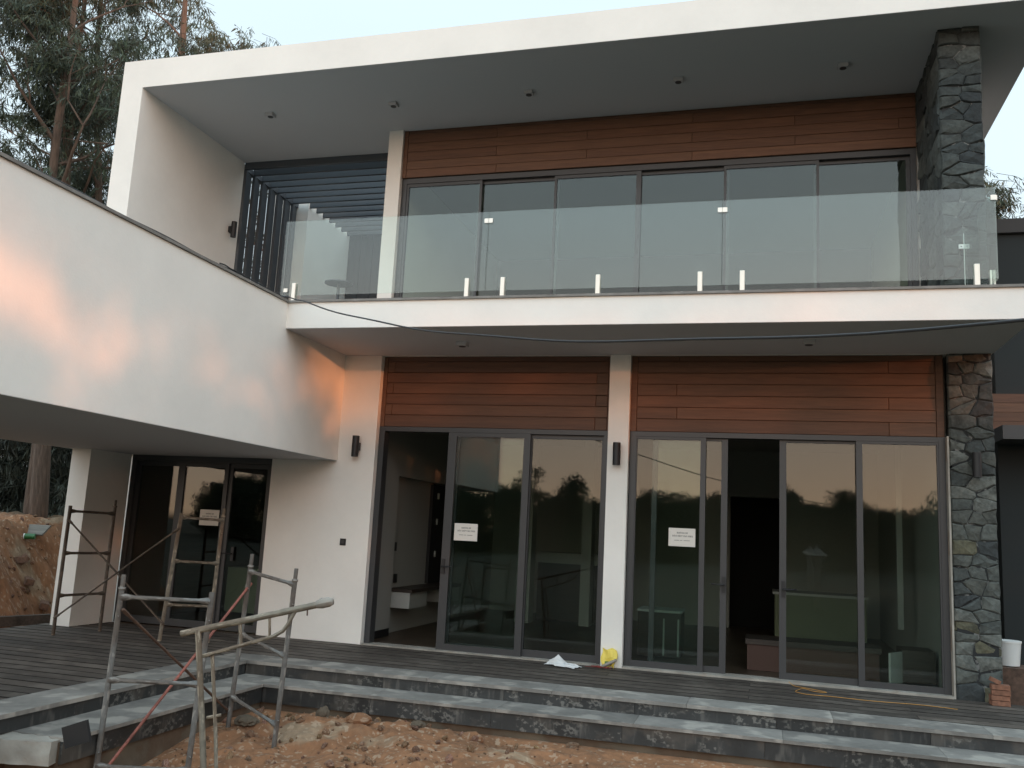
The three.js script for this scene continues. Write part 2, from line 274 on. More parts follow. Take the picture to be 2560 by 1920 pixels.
cladding(0.556, 3.573, lowRows, -0.09, [[], [0.71], [3.40], [0.705], [3.397], [0.708], [3.393]], [0.055, 0.03], 5, 'brown cladding boards above the left sliding door');
cladding(3.824, 7.299, lowRows, -0.09, [[4.4], [6.73], [], [4.373], [6.73], [4.379], [6.73]], [0.075, 0.08], 6, 'brown cladding boards above the right sliding door');
cladding(-0.05, 7.314, [7.573, 7.522, 7.363, 7.22, 7.07, 6.933, 6.80], -1.552, [[], [1.47, 4.38], [2.85, 5.77], [1.465, 4.375, 7.1], [2.854, 5.774], [1.474, 4.38]], [0.068, 0], 7, 'brown cladding boards above the balcony windows');

// sliding doors and windows
const pane = (x0, x1, y0, y1, z, parent, mat = M.glass) => part('pane', bx(x0, x1, y0, y1, z - 0.005, z + 0.005), mat, parent);
function leaf(parent, x0, x1, y0, y1, z, l, r, b, t, d = 0.045) {  // a glazed leaf: frame of two stiles and two rails, and its pane
  part('leaf_frame', [bx(x0, x0 + l, y0, y1, z - d / 2, z + d / 2), bx(x1 - r, x1, y0, y1, z - d / 2, z + d / 2), bx(x0 + l, x1 - r, y0, y0 + b, z - d / 2 + 0.002, z + d / 2 - 0.002), bx(x0 + l, x1 - r, y1 - t, y1, z - d / 2 + 0.002, z + d / 2 - 0.002)], M.frame, parent);
  pane(x0 + l - 0.004, x1 - r + 0.004, y0 + b - 0.004, y1 - t + 0.004, z, parent);
}
function handle(parent, x, y, z, dir) {
  part('handle', [bx(x - 0.02, x + 0.02, y - 0.09, y + 0.09, z, z + 0.016), tube([[x, y, z + 0.016], [x, y, z + 0.06]], 0.01), tube([[x, y, z + 0.055], [x + dir * 0.14, y + 0.004, z + 0.055]], 0.0095)], M.black, parent);
}
{
  const d = sub('sliding_door', house); d.userData.label = 'left sliding door standing open at its left end';
  part('outer_frame', [bx(0.557, 0.632, 0.014, 2.748, -0.24, -0.088), bx(3.512, 3.572, 0.014, 2.748, -0.24, -0.091), bx(0.632, 3.512, 2.69, 2.748, -0.24, -0.091)], M.frame, d);
  leaf(d, 1.516, 2.592, 0.012, 2.688, -0.118, 0.108, 0.082, 0.072, 0.05);
  leaf(d, 2.536, 3.512, 0.012, 2.688, -0.168, 0.07, 0.03, 0.085, 0.05);
  leaf(d, 1.545, 2.56, 0.012, 2.688, -0.216, 0.09, 0.08, 0.08, 0.05);
  handle(d, 1.55, 1.015, -0.095, 1);
}
{
  const d = sub('sliding_door', house); d.userData.label = 'right sliding door standing open in the middle';
  part('outer_frame', [bx(3.836, 3.905, 0.024, 2.748, -0.24, -0.088), bx(7.232, 7.298, 0.024, 2.748, -0.24, -0.088), bx(3.905, 7.232, 2.69, 2.748, -0.24, -0.091)], M.frame, d);
  leaf(d, 3.906, 4.726, 0.022, 2.688, -0.118, 0.012, 0.062, 0.07, 0.03);
  leaf(d, 4.10, 4.975, 0.022, 2.688, -0.170, 0.06, 0.072, 0.07, 0.03);
  leaf(d, 5.556, 6.44, 0.022, 2.688, -0.170, 0.075, 0.055, 0.07, 0.03);
  leaf(d, 6.380, 7.231, 0.022, 2.688, -0.118, 0.066, 0.018, 0.065, 0.03);
  handle(d, 4.945, 1.006, -0.147, -1); handle(d, 5.600, 1.0, -0.147, 1);
}
{
  const w = sub('balcony_window', house); w.userData.label = 'row of six tall balcony windows in dark frames';
  part('outer_frame', [bx(-0.048, 0.03, UF + 0.004, 6.797, -1.74, -1.59), bx(7.24, 7.312, UF + 0.004, 6.797, -1.74, -1.59), bx(0.03, 7.24, 6.715, 6.797, -1.74, -1.59), bx(0.03, 7.24, UF + 0.004, 4.05, -1.74, -1.60)], M.frame, w);
  const xs = [0.030, 1.222, 2.416, 3.628, 4.858, 6.056, 7.24];
  for (let i = 0; i < 6; i++) leaf(w, xs[i] + (i ? -0.035 : 0), xs[i + 1] + (i === 5 ? 0 : 0.032), 4.052, 6.713, i % 2 ? -1.675 : -1.625, i === 3 ? 0.07 : 0.036, i === 2 ? 0.07 : i === 5 ? 0.05 : 0.036, 0.06, 0.05, 0.04);
}
{
  const w = sub('glass_door', house); w.userData.label = 'dark folding glass door under the white wing';
  part('outer_frame', [bx(-3.142, -3.07, 0, 2.279, -0.15, -0.05), bx(-3.07, -0.915, 2.20, 2.279, -0.15, -0.05), bx(-0.96, -0.915, 0, 2.20, -0.15, -0.05)], M.frame, w);
  const xs = [-3.07, -2.34, -1.60, -0.96];
  for (let i = 0; i < 3; i++) leaf(w, xs[i], xs[i + 1], 0.01, 2.198, i === 1 ? -0.09 : -0.11, 0.06, 0.06, 0.09, 0.06);
  handle(w, -1.43, 1.0, -0.09, -1);
}

// ---------------------------------------------------------------- stone pillar
function cells(w, h, rowH, seed) {                               // irregular stones that fill w by h: cells of staggered rows, clipped against each other
  const r = rng(seed), P = []; let y = 0;
  while (y < h) { const rh = rowH * (0.6 + 0.85 * r()), n = Math.max(1, Math.round(w / (rowH * (1.05 + 1.3 * r())))); for (let i = 0; i < n; i++) P.push([(i + 0.5 + (r() - 0.5) * 0.75) * w / n, Math.min(h - 0.02, y + rh * (0.5 + (r() - 0.5) * 0.5))]); y += rh; }
  const out = [];
  P.forEach(([px, py], i) => {
    let poly = [[0.004, 0], [w - 0.004, 0], [w - 0.004, h], [0.004, h]]; const j = 0.003 + 0.011 * r() * r();
    P.forEach(([qx, qy], k) => {
      if (k === i || Math.hypot(qx - px, qy - py) > 1.2) return;
      const dx = qx - px, dy = (qy - py) * 2.6, L = Math.hypot(dx, dy), nx = dx / L, ny = dy / L, c = nx * (px + qx) / 2 + ny * (py + qy) / 2 - j / 2, o = [];
      for (let a = 0; a < poly.length; a++) { const A = poly[a], B = poly[(a + 1) % poly.length], da = A[0] * nx + A[1] * ny - c, db = B[0] * nx + B[1] * ny - c; if (da <= 0) o.push(A); if (da * db < 0) { const t = da / (da - db); o.push([A[0] + (B[0] - A[0]) * t, A[1] + (B[1] - A[1]) * t]); } }
      poly = o;
    });
    if (poly.length < 3) return;
    let ar = 0; poly.forEach((A, a) => { const B = poly[(a + 1) % poly.length]; ar += A[0] * B[1] - B[0] * A[1]; }); if (ar / 2 < 0.004) return;
    const q = []; poly.forEach((A, a) => { const B = poly[(a + 1) % poly.length]; if (Math.hypot(A[0] - B[0], A[1] - B[1]) < 0.02) return; q.push(A); if (Math.hypot(A[0] - B[0], A[1] - B[1]) > 0.13) { const t = 0.4 + 0.2 * r(), jx = (r() - 0.5) * 0.024, jy = (r() - 0.5) * 0.024; q.push([lerp(A[0], B[0], t) + jx, lerp(A[1], B[1], t) + jy]); } });
    if (q.length > 2) out.push(q);
  });
  return out;
}
function stoneGeo(q, map, r) {                                   // map(u, v, depth) places the stone on its face
  const cx = q.reduce((s, p) => s + p[0], 0) / q.length, cy = q.reduce((s, p) => s + p[1], 0) / q.length, d = 0.022 + 0.022 * r(), tx = (r() - 0.5) * 0.12, ty = (r() - 0.5) * 0.12;
  const ring = (k, dep, jit) => q.map(p => [cx + (p[0] - cx) * k, cy + (p[1] - cy) * k, dep + (jit ? (p[0] - cx) * tx + (p[1] - cy) * ty + (r() - 0.5) * jit : 0)]);
  const R0 = ring(1, -0.03, 0), R1 = ring(1, d * 0.62, 0.014), R2 = ring(0.84, d, 0.018), C = [cx, cy, d + 0.004 + 0.008 * r()], T = [], n = q.length;
  for (let i = 0; i < n; i++) { const j = (i + 1) % n; T.push(R0[i], R0[j], R1[j], R0[i], R1[j], R1[i], R1[i], R1[j], R2[j], R1[i], R2[j], R2[i], R2[i], R2[j], C); }
  const pos = [], uv = [], o = r() * 5, p = r() * 5; for (const t of T) { pos.push(...map(...t)); uv.push(t[0] + o + t[2] * 0.7, t[1] + p); }
  const g = new THREE.BufferGeometry(); g.setAttribute('position', new THREE.Float32BufferAttribute(pos, 3)); g.setAttribute('uv', new THREE.Float32BufferAttribute(uv, 2)); g.computeVertexNormals(); return g;
}
{
  const p = thing('stone_pillar', 'tall dark rubble stone pillar at the right end of the facade', 'pillar'), r = rng(31);
  const x0 = 7.322, x1 = 7.775, z1 = -0.035, Z0 = -1.60;
  part('mortar_core', [bx(x0 + 0.03, x1 - 0.03, -0.4, CE - 0.002, -0.32, z1 + 0.020), bx(x0 + 0.03, x1 - 0.03, UF + 0.004, RC - 0.002, Z0, z1 + 0.014)], M.mortar, p);
  const put = (q, map, low, hgt) => { let m = (low === false ? M.shadedUpStone : M.stone)[Math.floor(r() * M.stone.length)]; if (low) { const k = r(); m = k < 0.03 ? M.tanStone : k < 0.11 ? M.oliveStone : k < 0.12 ? M.redStone : k < 0.62 ? M.stone[[2, 3, 5][Math.floor(r() * 3)]] : m; } part('stone', stoneGeo(q, map, r), m, p); };
  for (const q of cells(x1 - x0, CE + 0.02, 0.128, 41)) put(q, (u, v, d) => [x0 + u, v - 0.02, z1 + d], q[0][1] < 2.6 ? true : null);
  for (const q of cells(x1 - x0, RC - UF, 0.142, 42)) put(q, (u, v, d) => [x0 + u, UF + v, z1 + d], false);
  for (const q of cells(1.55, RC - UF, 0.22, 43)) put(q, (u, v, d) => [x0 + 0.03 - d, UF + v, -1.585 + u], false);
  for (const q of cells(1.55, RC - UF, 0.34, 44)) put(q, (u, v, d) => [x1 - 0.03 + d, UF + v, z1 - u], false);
}
part('pale_strip', bx(7.3005, 7.3195, 0, 2.75, -0.16, 0.012), M.concrete, house);

// ---------------------------------------------------------------- louvred pergola at the upper left
{
  const p = thing('louvre_pergola', 'dark grey louvre screen and slatted roof at the left end of the balcony', 'pergola');
  for (let k = 0; k < 7; k++) { const z = -2.30 - k * 0.272; const g = bx(-0.025, 0.025, 4.02, 7.44, -0.130, 0.130).rotateY(0.20).translate(-3.355, 0, z - 0.118); part('louvre_blade', g, M.louvre, p); }
  part('rail', bx(-3.395, -3.315, 7.44, 7.53, -4.138, -2.272), M.louvre, p);
  for (let k = 0; k < 14; k++) { const z = -2.304 - k * 0.272, xa = z > -4.1 ? -3.335 : -3.098; part('slat', k ? bx(xa, -0.29, 7.455, 7.57, z - 0.028, z + 0.028) : bx(xa, -0.29, 7.455, 7.75, z - 0.028, -2.2705), M.louvre, p); }
  for (let k = 0; k < 20; k++) part('rear_board', bx(-3.095 + k * 0.14, -2.963 + k * 0.14, 4.01, 7.56, -5.98, -5.94 + 0.006 * (k % 2)), M.louvre, p);
}

// ---------------------------------------------------------------- glass balustrade on the balcony
{
  const p = thing('glass_balustrade', 'frameless glass balustrade with steel spigots along the balcony edge', 'balustrade');
  const z = 1.52, y0 = 4.083, y1 = 4.994, xs = [-0.125, 2.413, 4.955, 7.517];
  for (let i = 0; i < 3; i++) part('pane', bx(xs[i] + 0.004, xs[i + 1] - 0.004, y0, y1, z - 0.006, z + 0.006), M.railGlass, p);
  part('pane', bx(7.505, 7.517, y0, y1, 0.10, z - 0.01), M.railGlass, p);
  for (const x of [0.065, 2.202, 2.615, 3.672, 4.737, 5.159, 7.327]) { const s = sub('spigot', p); part('clamp_body', chamferBox(x - 0.024, x + 0.024, UF + 0.002, 4.226, z + 0.007, z + 0.030, 0.004), M.steel, s); part('clamp_body', bx(x - 0.024, x + 0.024, UF + 0.002, 4.226, z - 0.030, z - 0.007), M.steel, s); }
  for (const zz of [1.30, 0.45]) part('spigot', [bx(7.518, 7.535, UF + 0.002, 4.226, zz - 0.024, zz + 0.024), bx(7.488, 7.504, UF + 0.002, 4.226, zz - 0.024, zz + 0.024)], M.steel, p);
  for (const x of xs.slice(1, 3)) part('joint_clip', [bx(x - 0.048, x - 0.002, 4.862, 4.912, z + 0.007, z + 0.017), bx(x + 0.002, x + 0.048, 4.862, 4.912, z + 0.007, z + 0.017)], M.steel, p);
  part('joint_clip', [bx(7.468, 7.516, 4.862, 4.912, z + 0.007, z + 0.017), bx(7.518, 7.528, 4.862, 4.912, z - 0.04, z + 0.006)], M.steel, p);
  part('joint_clip', bx(-0.07, -0.02, 4.12, 4.165, z + 0.007, z + 0.017), M.steel, p);
}

// ---------------------------------------------------------------- lamps, switches, sockets
function wallLamp([x, y, z], turn, label) {
  const l = thing('wall_lamp', label, 'wall lamp', 'black up and down wall lamps', [x, y, z]); l.rotation.y = turn;
  part('bracket', bx(-0.035, 0.035, -0.05, 0.05, 0, 0.05), M.black, l);
  part('body', [new THREE.CylinderGeometry(0.046, 0.046, 0.262, 20).translate(0, 0, 0.085).toNonIndexed()], M.black, l);
  part('rim', [new THREE.TorusGeometry(0.043, 0.004, 6, 20).rotateX(Math.PI / 2).translate(0, 0.131, 0.085).toNonIndexed(), new THREE.TorusGeometry(0.043, 0.004, 6, 20).rotateX(Math.PI / 2).translate(0, -0.131, 0.085).toNonIndexed()], M.frame, l);
}
wallLamp([0.315, 2.465, 0.001], 0, 'black cylinder wall lamp on the white wall left of the left sliding door');
wallLamp([3.70, 2.455, 0.001], 0, 'black cylinder wall lamp on the white column between the two sliding doors');
wallLamp([7.575, 2.44, -0.005], 0, 'black cylinder wall lamp on the dark stone pillar');
wallLamp([-3.338, 6.27, -2.02], Math.PI / 2, 'black cylinder wall lamp upstairs beside the dark louvre screen');
function downlight(x, y, z, label, group) {
  const l = thing('ceiling_light', label, 'ceiling light', group, [x, y, z]);
  part('housing', bx(-0.06, 0.06, -0.055, -0.0045, -0.06, 0.06), M.shaded_soffit, l);
  part('lens', new THREE.CylinderGeometry(0.042, 0.042, 0.006, 20).translate(0, -0.057, 0).toNonIndexed(), M.frame, l);
}
['leftmost small square light under the roof, above the louvre screen', 'small square light under the roof, above the white upper column', 'middle small square light of the five under the roof', 'small square light under the roof, second from the stone pillar', 'small square light under the roof, nearest the stone pillar'].forEach((t, i) => downlight([-1.879, 0.143, 2.188, 4.254, 6.327][i], RC, -0.64, t, 'square lights under the roof'));
downlight(1.93, CE, 0.78, 'small square light under the balcony above the left sliding door', 'square lights under the balcony');
downlight(5.84, CE, 0.74, 'small square light under the balcony above the right sliding door', 'square lights under the balcony');
{
  const s = thing('wall_switch', 'black square switch plate on the white wall left of the doors', 'switch', null, [0.208, 1.242, 0]);
  part('plate', chamferBox(-0.04, 0.04, -0.043, 0.043, 0.001, 0.012, 0.003), M.black, s); part('rocker', bx(-0.018, 0.018, -0.02, 0.02, 0.0125, 0.016), M.frame, s);
  const o = thing('wall_socket', 'white double socket with cable duct on the upper stone pillar', 'socket', null, [7.53, 4.89, 0.012]);
  part('plate', [chamferBox(-0.055, -0.003, -0.026, 0.026, 0.001, 0.016, 0.003), chamferBox(0.003, 0.055, -0.026, 0.026, 0.001, 0.016, 0.003)], M.white, o);
  for (const x of [-0.03, 0.03]) part('outlet', bx(x - 0.008, x + 0.008, -0.005, 0.005, 0.0165, 0.018), M.black, o);
  part('duct', [bx(-0.004, 0.004, -0.62, -0.027, 0.001, 0.009), bx(-0.004, 0.004, 0.027, 0.15, 0.001, 0.009)], M.white, o);
}

// ---------------------------------------------------------------- paper notices
M.muddy.map = concreteMap; M.muddy.bumpMap = roughBump; M.muddy.bumpScale = 0.006;
function noticeTex() {
  const c = document.createElement('canvas'); c.width = 512; c.height = 352; const g = c.getContext('2d');
  g.fillStyle = '#dcd6cd'; g.fillRect(0, 0, 512, 352); g.fillStyle = '#2a2624'; g.textAlign = 'center';
  g.font = 'bold 40px serif'; g.fillText('KHÔNG ĐI', 262, 104); g.font = 'bold 41px serif'; g.fillText('DÀY DÉP VÀO NHÀ', 268, 166);
  g.fillStyle = '#6b625c'; for (const [x, w] of [[110, 96], [222, 44], [290, 118]]) g.fillRect(x, 232, w, 9);
  const t = new THREE.CanvasTexture(c); t.colorSpace = THREE.SRGBColorSpace; return t;
}
const paperFace = std({ map: noticeTex(), roughness: 0.85 });
function notice(x0, x1, y0, y1, z, label) {
  const w = x1 - x0, h = y1 - y0, n = thing('paper_notice', label, 'notice', 'white paper notices on the doors', [(x0 + x1) / 2, (y0 + y1) / 2, z]);
  part('sheet', bx(-w / 2, w / 2, -h / 2, h / 2, 0, 0.0015), M.white, n);
  const f = part('printed_face', new THREE.PlaneGeometry(w - 0.002, h - 0.002, 1, 1).translate(0, 0, 0.0045), paperFace, n); f.castShadow = false;
}
notice(1.662, 1.966, 1.340, 1.552, -0.1115, 'white paper notice on the left sliding door beside the open gap');
notice(4.312, 4.62, 1.412, 1.622, -0.1115, 'white paper notice on the left pane of the right sliding door');
notice(-1.985, -1.688, 1.355, 1.565, -0.083, 'white paper notice on the dark glass door behind the scaffold frame');

// ---------------------------------------------------------------- deck and stone steps
{
  const d = new THREE.Group(); d.name = 'deck'; d.userData.kind = 'structure'; scene.add(d); const r = rng(61);
  part('sub_base', [bx(-3.62, 8.4, -0.5, -0.045, -0.018, 1.48), bx(-3.62, -0.29, -0.5, -0.0455, 1.48, 6.6)], M.joist, d);
  const shapes = {}, edge = std({ color: rgb(0.016, 0.013, 0.011), roughness: 0.95 }), tones = M.deck.map(m => [edge, edge, m, edge, edge, edge]);   // weathered boards, sides coloured dark for dirt and shade in the gaps
  const board = (x0, x1, z0, z1) => { const L = x1 - x0, k = L.toFixed(3); if (!shapes[k]) shapes[k] = [0, 1, 2].map(v => { const g = bx(-L / 2, L / 2, -0.026, 0, -0.089, 0.089), uv = g.attributes.uv; for (let i = 0; i < uv.count; i++) uv.setXY(i, uv.getX(i) + v * 1.37 + r() * 0, uv.getY(i) + v * 0.71 + L); return g; }); const b = part('deck_board', shapes[k][Math.floor(r() * 3)], tones[Math.floor(r() * tones.length)], d); b.position.set((x0 + x1) / 2, (r() - 0.5) * 0.003 - 0.001, (z0 + z1) / 2); };
  for (let k = 0; k < 7; k++) { const z = 0.020 + k * 0.2095; for (let i = 0, xs = k % 2 ? [-3.6, -0.9, 2.25, 5.25, 8.3] : [-3.6, -2.3, 0.7, 3.75, 6.75, 8.3]; i < xs.length - 1; i++) board(xs[i] + 0.002, xs[i + 1] - 0.002, z, z + 0.178); }
  for (let k = 0; k < 24; k++) { const z = 1.4865 + k * 0.2095; for (let i = 0, xs = k % 2 ? [-3.6, -1.4, -0.29] : [-3.6, -2.1, -0.29]; i < xs.length - 1; i++) board(xs[i] + 0.002, xs[i + 1] - 0.002, z, z + 0.178); }
}
{
  const s = thing('stone_steps', 'two dark slate steps running along the deck edge and turning a corner', 'steps'), r = rng(71);
  const sh = (g0) => { const uv = g0.attributes.uv, du = r() * 5, dv = r() * 5; for (let i = 0; i < uv.count; i++) uv.setXY(i, uv.getX(i) + du, uv.getY(i) + dv); return g0; };
  const T = () => M.slateTop[Math.floor(r() * 3)], F = () => M.slateFace[Math.floor(r() * 3)], g = 0.003;
  const run = (a, b, first, step) => { const o = [a]; for (let x = first; x < b - 0.2; x += step) o.push(x); o.push(b); return o; };
  const each = (xs, f) => { for (let i = 0; i < xs.length - 1; i++) f(xs[i] + g / 2, xs[i + 1] - g / 2); };
  part('core', [bx(-0.25, 8.4, -0.75, -0.036, 1.49, 1.855), bx(-0.25, 0.085, -0.75, -0.0365, 1.855, 6.55), bx(0.086, 8.4, -0.75, -0.172, 1.856, 2.265), bx(0.087, 0.545, -0.75, -0.1725, 2.265, 4.98)], M.muddy, s);
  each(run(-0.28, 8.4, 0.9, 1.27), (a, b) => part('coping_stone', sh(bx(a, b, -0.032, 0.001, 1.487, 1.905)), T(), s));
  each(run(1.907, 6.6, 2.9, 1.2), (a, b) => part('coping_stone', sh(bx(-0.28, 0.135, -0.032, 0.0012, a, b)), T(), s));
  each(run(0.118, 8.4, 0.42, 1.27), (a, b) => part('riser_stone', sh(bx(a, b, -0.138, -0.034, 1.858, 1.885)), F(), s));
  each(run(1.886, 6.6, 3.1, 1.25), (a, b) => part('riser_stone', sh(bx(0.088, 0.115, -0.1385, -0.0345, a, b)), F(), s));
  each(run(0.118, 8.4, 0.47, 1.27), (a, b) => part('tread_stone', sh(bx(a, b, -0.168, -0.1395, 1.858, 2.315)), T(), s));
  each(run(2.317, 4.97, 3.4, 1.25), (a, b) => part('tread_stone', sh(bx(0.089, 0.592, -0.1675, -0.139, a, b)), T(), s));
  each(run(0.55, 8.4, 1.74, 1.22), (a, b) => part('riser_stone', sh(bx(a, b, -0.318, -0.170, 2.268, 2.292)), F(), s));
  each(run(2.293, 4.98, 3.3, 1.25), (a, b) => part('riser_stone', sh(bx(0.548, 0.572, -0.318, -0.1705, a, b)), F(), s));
}

// ---------------------------------------------------------------- scaffold frames and braces
const lp = (a, b, t) => a.clone().lerp(b, t);
function rung(a, b, r = 0.016) {                                  // a rung whose ends are pressed flat and tall where they are welded on
  const g = tube([a, lp(a, b, 0.06), lp(a, b, 0.14), lp(a, b, 0.5), lp(a, b, 0.86), lp(a, b, 0.94), b], [r * 1.75, r * 1.65, r, r, r, r * 1.65, r * 1.75], 10); return g;
}
function post(a, b, r, pin) {                                    // a post with a collar and, on top, the thinner spigot pin
  const o = [tube([a, b], r, 12)]; if (pin) { const u = b.clone().sub(a).normalize(), p = b.clone().addScaledVector(u, pin); o.push(tube([b, p], r * 0.82, 12), tube([b.clone().addScaledVector(u, -0.012), b.clone().addScaledVector(u, 0.006)], r * 1.28, 12)); } return o;
}
function frame(label, mat, [la, lb, ra, rb], rungs, pins) {
  const base = V(...la), o = thing('scaffold_frame', label, 'scaffold frame', 'ladder shaped scaffold frames on the deck and steps', la);
  const [A, B, C, D] = [la, lb, ra, rb].map(p => V(...p).sub(base));
  part('post', post(A, B, 0.0215, pins[0]), mat, o); part('post', post(C, D, 0.0215, pins[1]), mat, o);
  for (const [t, s] of rungs) part('rung', rung(lp(A, B, t), lp(C, D, s)), mat, o);
  for (const [P, Q, t] of [[A, B, 0.2], [C, D, 0.2], [A, B, 0.86], [C, D, 0.86]]) { const p = lp(P, Q, t); part('brace_pin', tube([p.clone().add(V(0.01, 0, 0.01)), p.clone().add(V(0.04, 0, 0.045))], 0.006, 6), mat, o); }
  return o;
}
frame('dark scaffold frame standing on the deck against the pier under the wing', M.darkPipe, [[-2.688, 0.001, 1.537], [-2.678, 1.52, 1.535], [-2.551, 0.001, 0.917], [-2.549, 1.54, 0.916]], [[0.958, 0.94], [0.628, 0.62], [0.30, 0.30]], [0, 0.08]);
frame('paint spotted scaffold frame standing on the deck before the dark glass door', M.limePipe, [[-1.182, 0.06, 1.600], [-1.105, 1.50, 1.555], [-0.955, 0.001, 1.0], [-0.925, 1.49, 0.985]], [[0.965, 0.965], [0.62, 0.62], [0.28, 0.28]], [0, 0.09]);
const F3L = V(0.627, 0.901, 4.619), F3R = V(1.296, 0.902, 4.428);
frame('grey scaffold frame with a white lower rung, nearest the viewer on the left', M.pipe, [[0.585, -0.60, 4.62], F3L.toArray(), [1.235, -0.60, 4.43], F3R.toArray()], [[0.955, 0.955], [0.545, 0.545], [0.13, 0.13]], [0.10, 0]);
const F4L = V(0.809, 1.044, 3.116), F4R = V(1.431, 0.966, 3.399);
frame('grey leaning scaffold frame standing in the dirt in front of the white wall', M.pipe, [[0.70, -0.44, 3.06], F4L.toArray(), [1.33, -0.52, 3.33], F4R.toArray()], [[0.965, 0.975], [0.585, 0.56], [0.205, 0.17]], [0.11, 0.10]);
function brace(label, mat, a, b, r = 0.011) { const A = V(...a), o = thing('cross_brace', label, 'cross brace', 'diagonal braces between the scaffold frames', a); const D = V(...b).sub(A), u = D.clone().normalize(); part('tube', tube([V(0, 0, 0), D], r, 8), mat, o); part('flat_end', tube([u.clone().multiplyScalar(-0.03), u.clone().multiplyScalar(0.05)], r * 1.35, 6), mat, o); part('flat_end', tube([D.clone().addScaledVector(u, -0.05), D.clone().addScaledVector(u, 0.03)], r * 1.35, 6), mat, o); }
brace('dark diagonal brace falling from the far left scaffold frame to the right', M.darkPipe, [-2.640, 1.338, 1.56], [-1.160, 0.269, 1.625]);
brace('dark diagonal brace rising from the far left scaffold frame to the right', M.darkPipe, [-2.655, 0.216, 1.565], [-1.115, 1.308, 1.59]);
brace('rusty brown diagonal brace falling from the nearest left scaffold frame', M.rustPipe, [0.66, 0.725, 4.60], [0.69, -0.27, 3.05], 0.012);
brace('red painted diagonal brace falling towards the viewer between scaffold frames', M.redPipe, [0.80, 0.865, 3.09], [0.66, -0.48, 4.68], 0.012);
{ // the cement caked frame that leans in front of the others
  const o = thing('scaffold_frame', 'cement caked arched scaffold frame with a long top tube, in front of the others', 'scaffold frame', null, [1.648, -0.57, 4.917]), b = V(1.648, -0.57, 4.917), L = p => V(...p).sub(b);
  const mt = M.limePipe;
  part('top_tube', tube([L([1.442, 0.655, 4.976]), L([1.97, 0.795, 4.90]), L([2.503, 0.939, 4.827])], [0.022, 0.0225, 0.023], 12), mt, o);
  part('cloth_wrap', tube([L([2.40, 0.912, 4.84]), L([2.44, 0.925, 4.835]), L([2.49, 0.937, 4.829]), L([2.515, 0.943, 4.825])], [0.025, 0.036, 0.034, 0.024], 9), M.concrete, o);
  part('leg', tube([L([1.567, 0.690, 4.966]), L([1.648, 0.034, 4.917]), L([1.72, -0.57, 4.88])], 0.021, 12), mt, o);
  part('leg', tube([L([1.66, 0.528, 4.905]), L([1.736, 0.038, 4.892]), L([1.80, -0.57, 4.86])], 0.0135, 10), mt, o);
  const A = L([1.603, 0.511, 4.937]), B = L([2.152, 0.695, 4.865]), C = L([2.255, 0.868, 4.861]);
  part('arch_tube', tube([A, lp(A, B, 0.5), lp(A, B, 0.92), B.clone().add(V(0.02, 0.025, 0)), B.clone().add(V(0.055, 0.075, -0.002)), C], 0.0135, 10), mt, o);
  part('stub', tube([L([1.86, 0.762, 4.915]), L([1.88, 0.604, 4.90])], 0.012, 8), mt, o);
  part('stub', tube([L([2.07, 0.818, 4.885]), L([2.078, 0.670, 4.872])], 0.010, 8), mt, o);
  part('rung', tube([L([1.67, 0.10, 4.905]), L([1.765, 0.125, 4.885])], 0.012, 8), mt, o);
  part('pin', tube([L([2.335, 0.885, 4.845]), L([2.338, 0.835, 4.845])], 0.005, 6), M.rustPipe, o);
}

// ---------------------------------------------------------------- cables and small litter
{
  const A = V(0.03, 4.01, 1.66), h = V(0.75457, 0, 0.65622), P = [];
  for (let i = 0; i <= 14; i++) P.push(V(0.052 - 0.028 * i / 14, 4.016 + 0.012 * Math.sin(i * 1.3) ** 2, 3.0 - (3.0 - 1.70) * i / 14));
  for (let s = 0.15; s <= 11.5; s += 0.25) { const p = A.clone().addScaledVector(h, s); p.y = 0.015221 * s * s - 0.335413 * s + 4.062651 + 0.006 * Math.sin(s * 3.1) - (s < 0.5 ? 0.02 : 0); P.push(p); }
  tag(part('cable', tube(P, 0.0075, 8), M.cable), 'black cable hanging in a long sag across the front of the house', 'cable');
  const Q = []; for (let i = 0; i <= 30; i++) { const s = i / 30; Q.push(V(0.03 + 0.012 * Math.sin(s * 20), 4.013, 6.6 - 3.9 * s)); }
  tag(part('cable', tube(Q, 0.006, 6), M.cable), 'thin dark cable lying along the top of the white wing', 'cable');
}
function crumple(w, d, h, n, seed, mat, peak) {                  // a crumpled sheet with real thickness
  const r = rng(seed), pos = [], idx = [], f = (u, v) => { const k = fbm(u * 0.5 + 0.2, v * 0.5 + 0.3, 8, 8, 3, seed); return h * (0.25 + 1.1 * Math.abs(k - 0.5) * 2) * Math.pow(Math.sin(Math.PI * Math.min(1, u * 0.9 + 0.05)) * Math.sin(Math.PI * Math.min(1, v * 0.9 + 0.05)), 0.6) + (peak ? h * Math.exp(-((u - 0.3) ** 2 + (v - 0.5) ** 2) / 0.03) : 0); };
  for (let t = 0; t < 2; t++) for (let j = 0; j <= n; j++) for (let i = 0; i <= n; i++) { const u = i / n, v = j / n, e = 1 - 0.35 * Math.abs(Math.sin(5 * u + seed)) * Math.abs(v - 0.5) * 2; pos.push((u - 0.5) * w + (r() - 0.5) * w * 0.02, Math.max(0.003, f(u, v)) - t * 0.002, (v - 0.5) * d * e); }
  const m = (n + 1) * (n + 1); for (let t = 0; t < 2; t++) for (let j = 0; j < n; j++) for (let i = 0; i < n; i++) { const a = t * m + j * (n + 1) + i, b = a + n + 1; t ? idx.push(a, a + 1, b, b, a + 1, b + 1) : idx.push(a, b, a + 1, a + 1, b, b + 1); }
  const g = new THREE.BufferGeometry(); g.setAttribute('position', new THREE.Float32BufferAttribute(pos, 3)); g.setIndex(idx); const q = g.toNonIndexed(); q.computeVertexNormals(); return q;
}
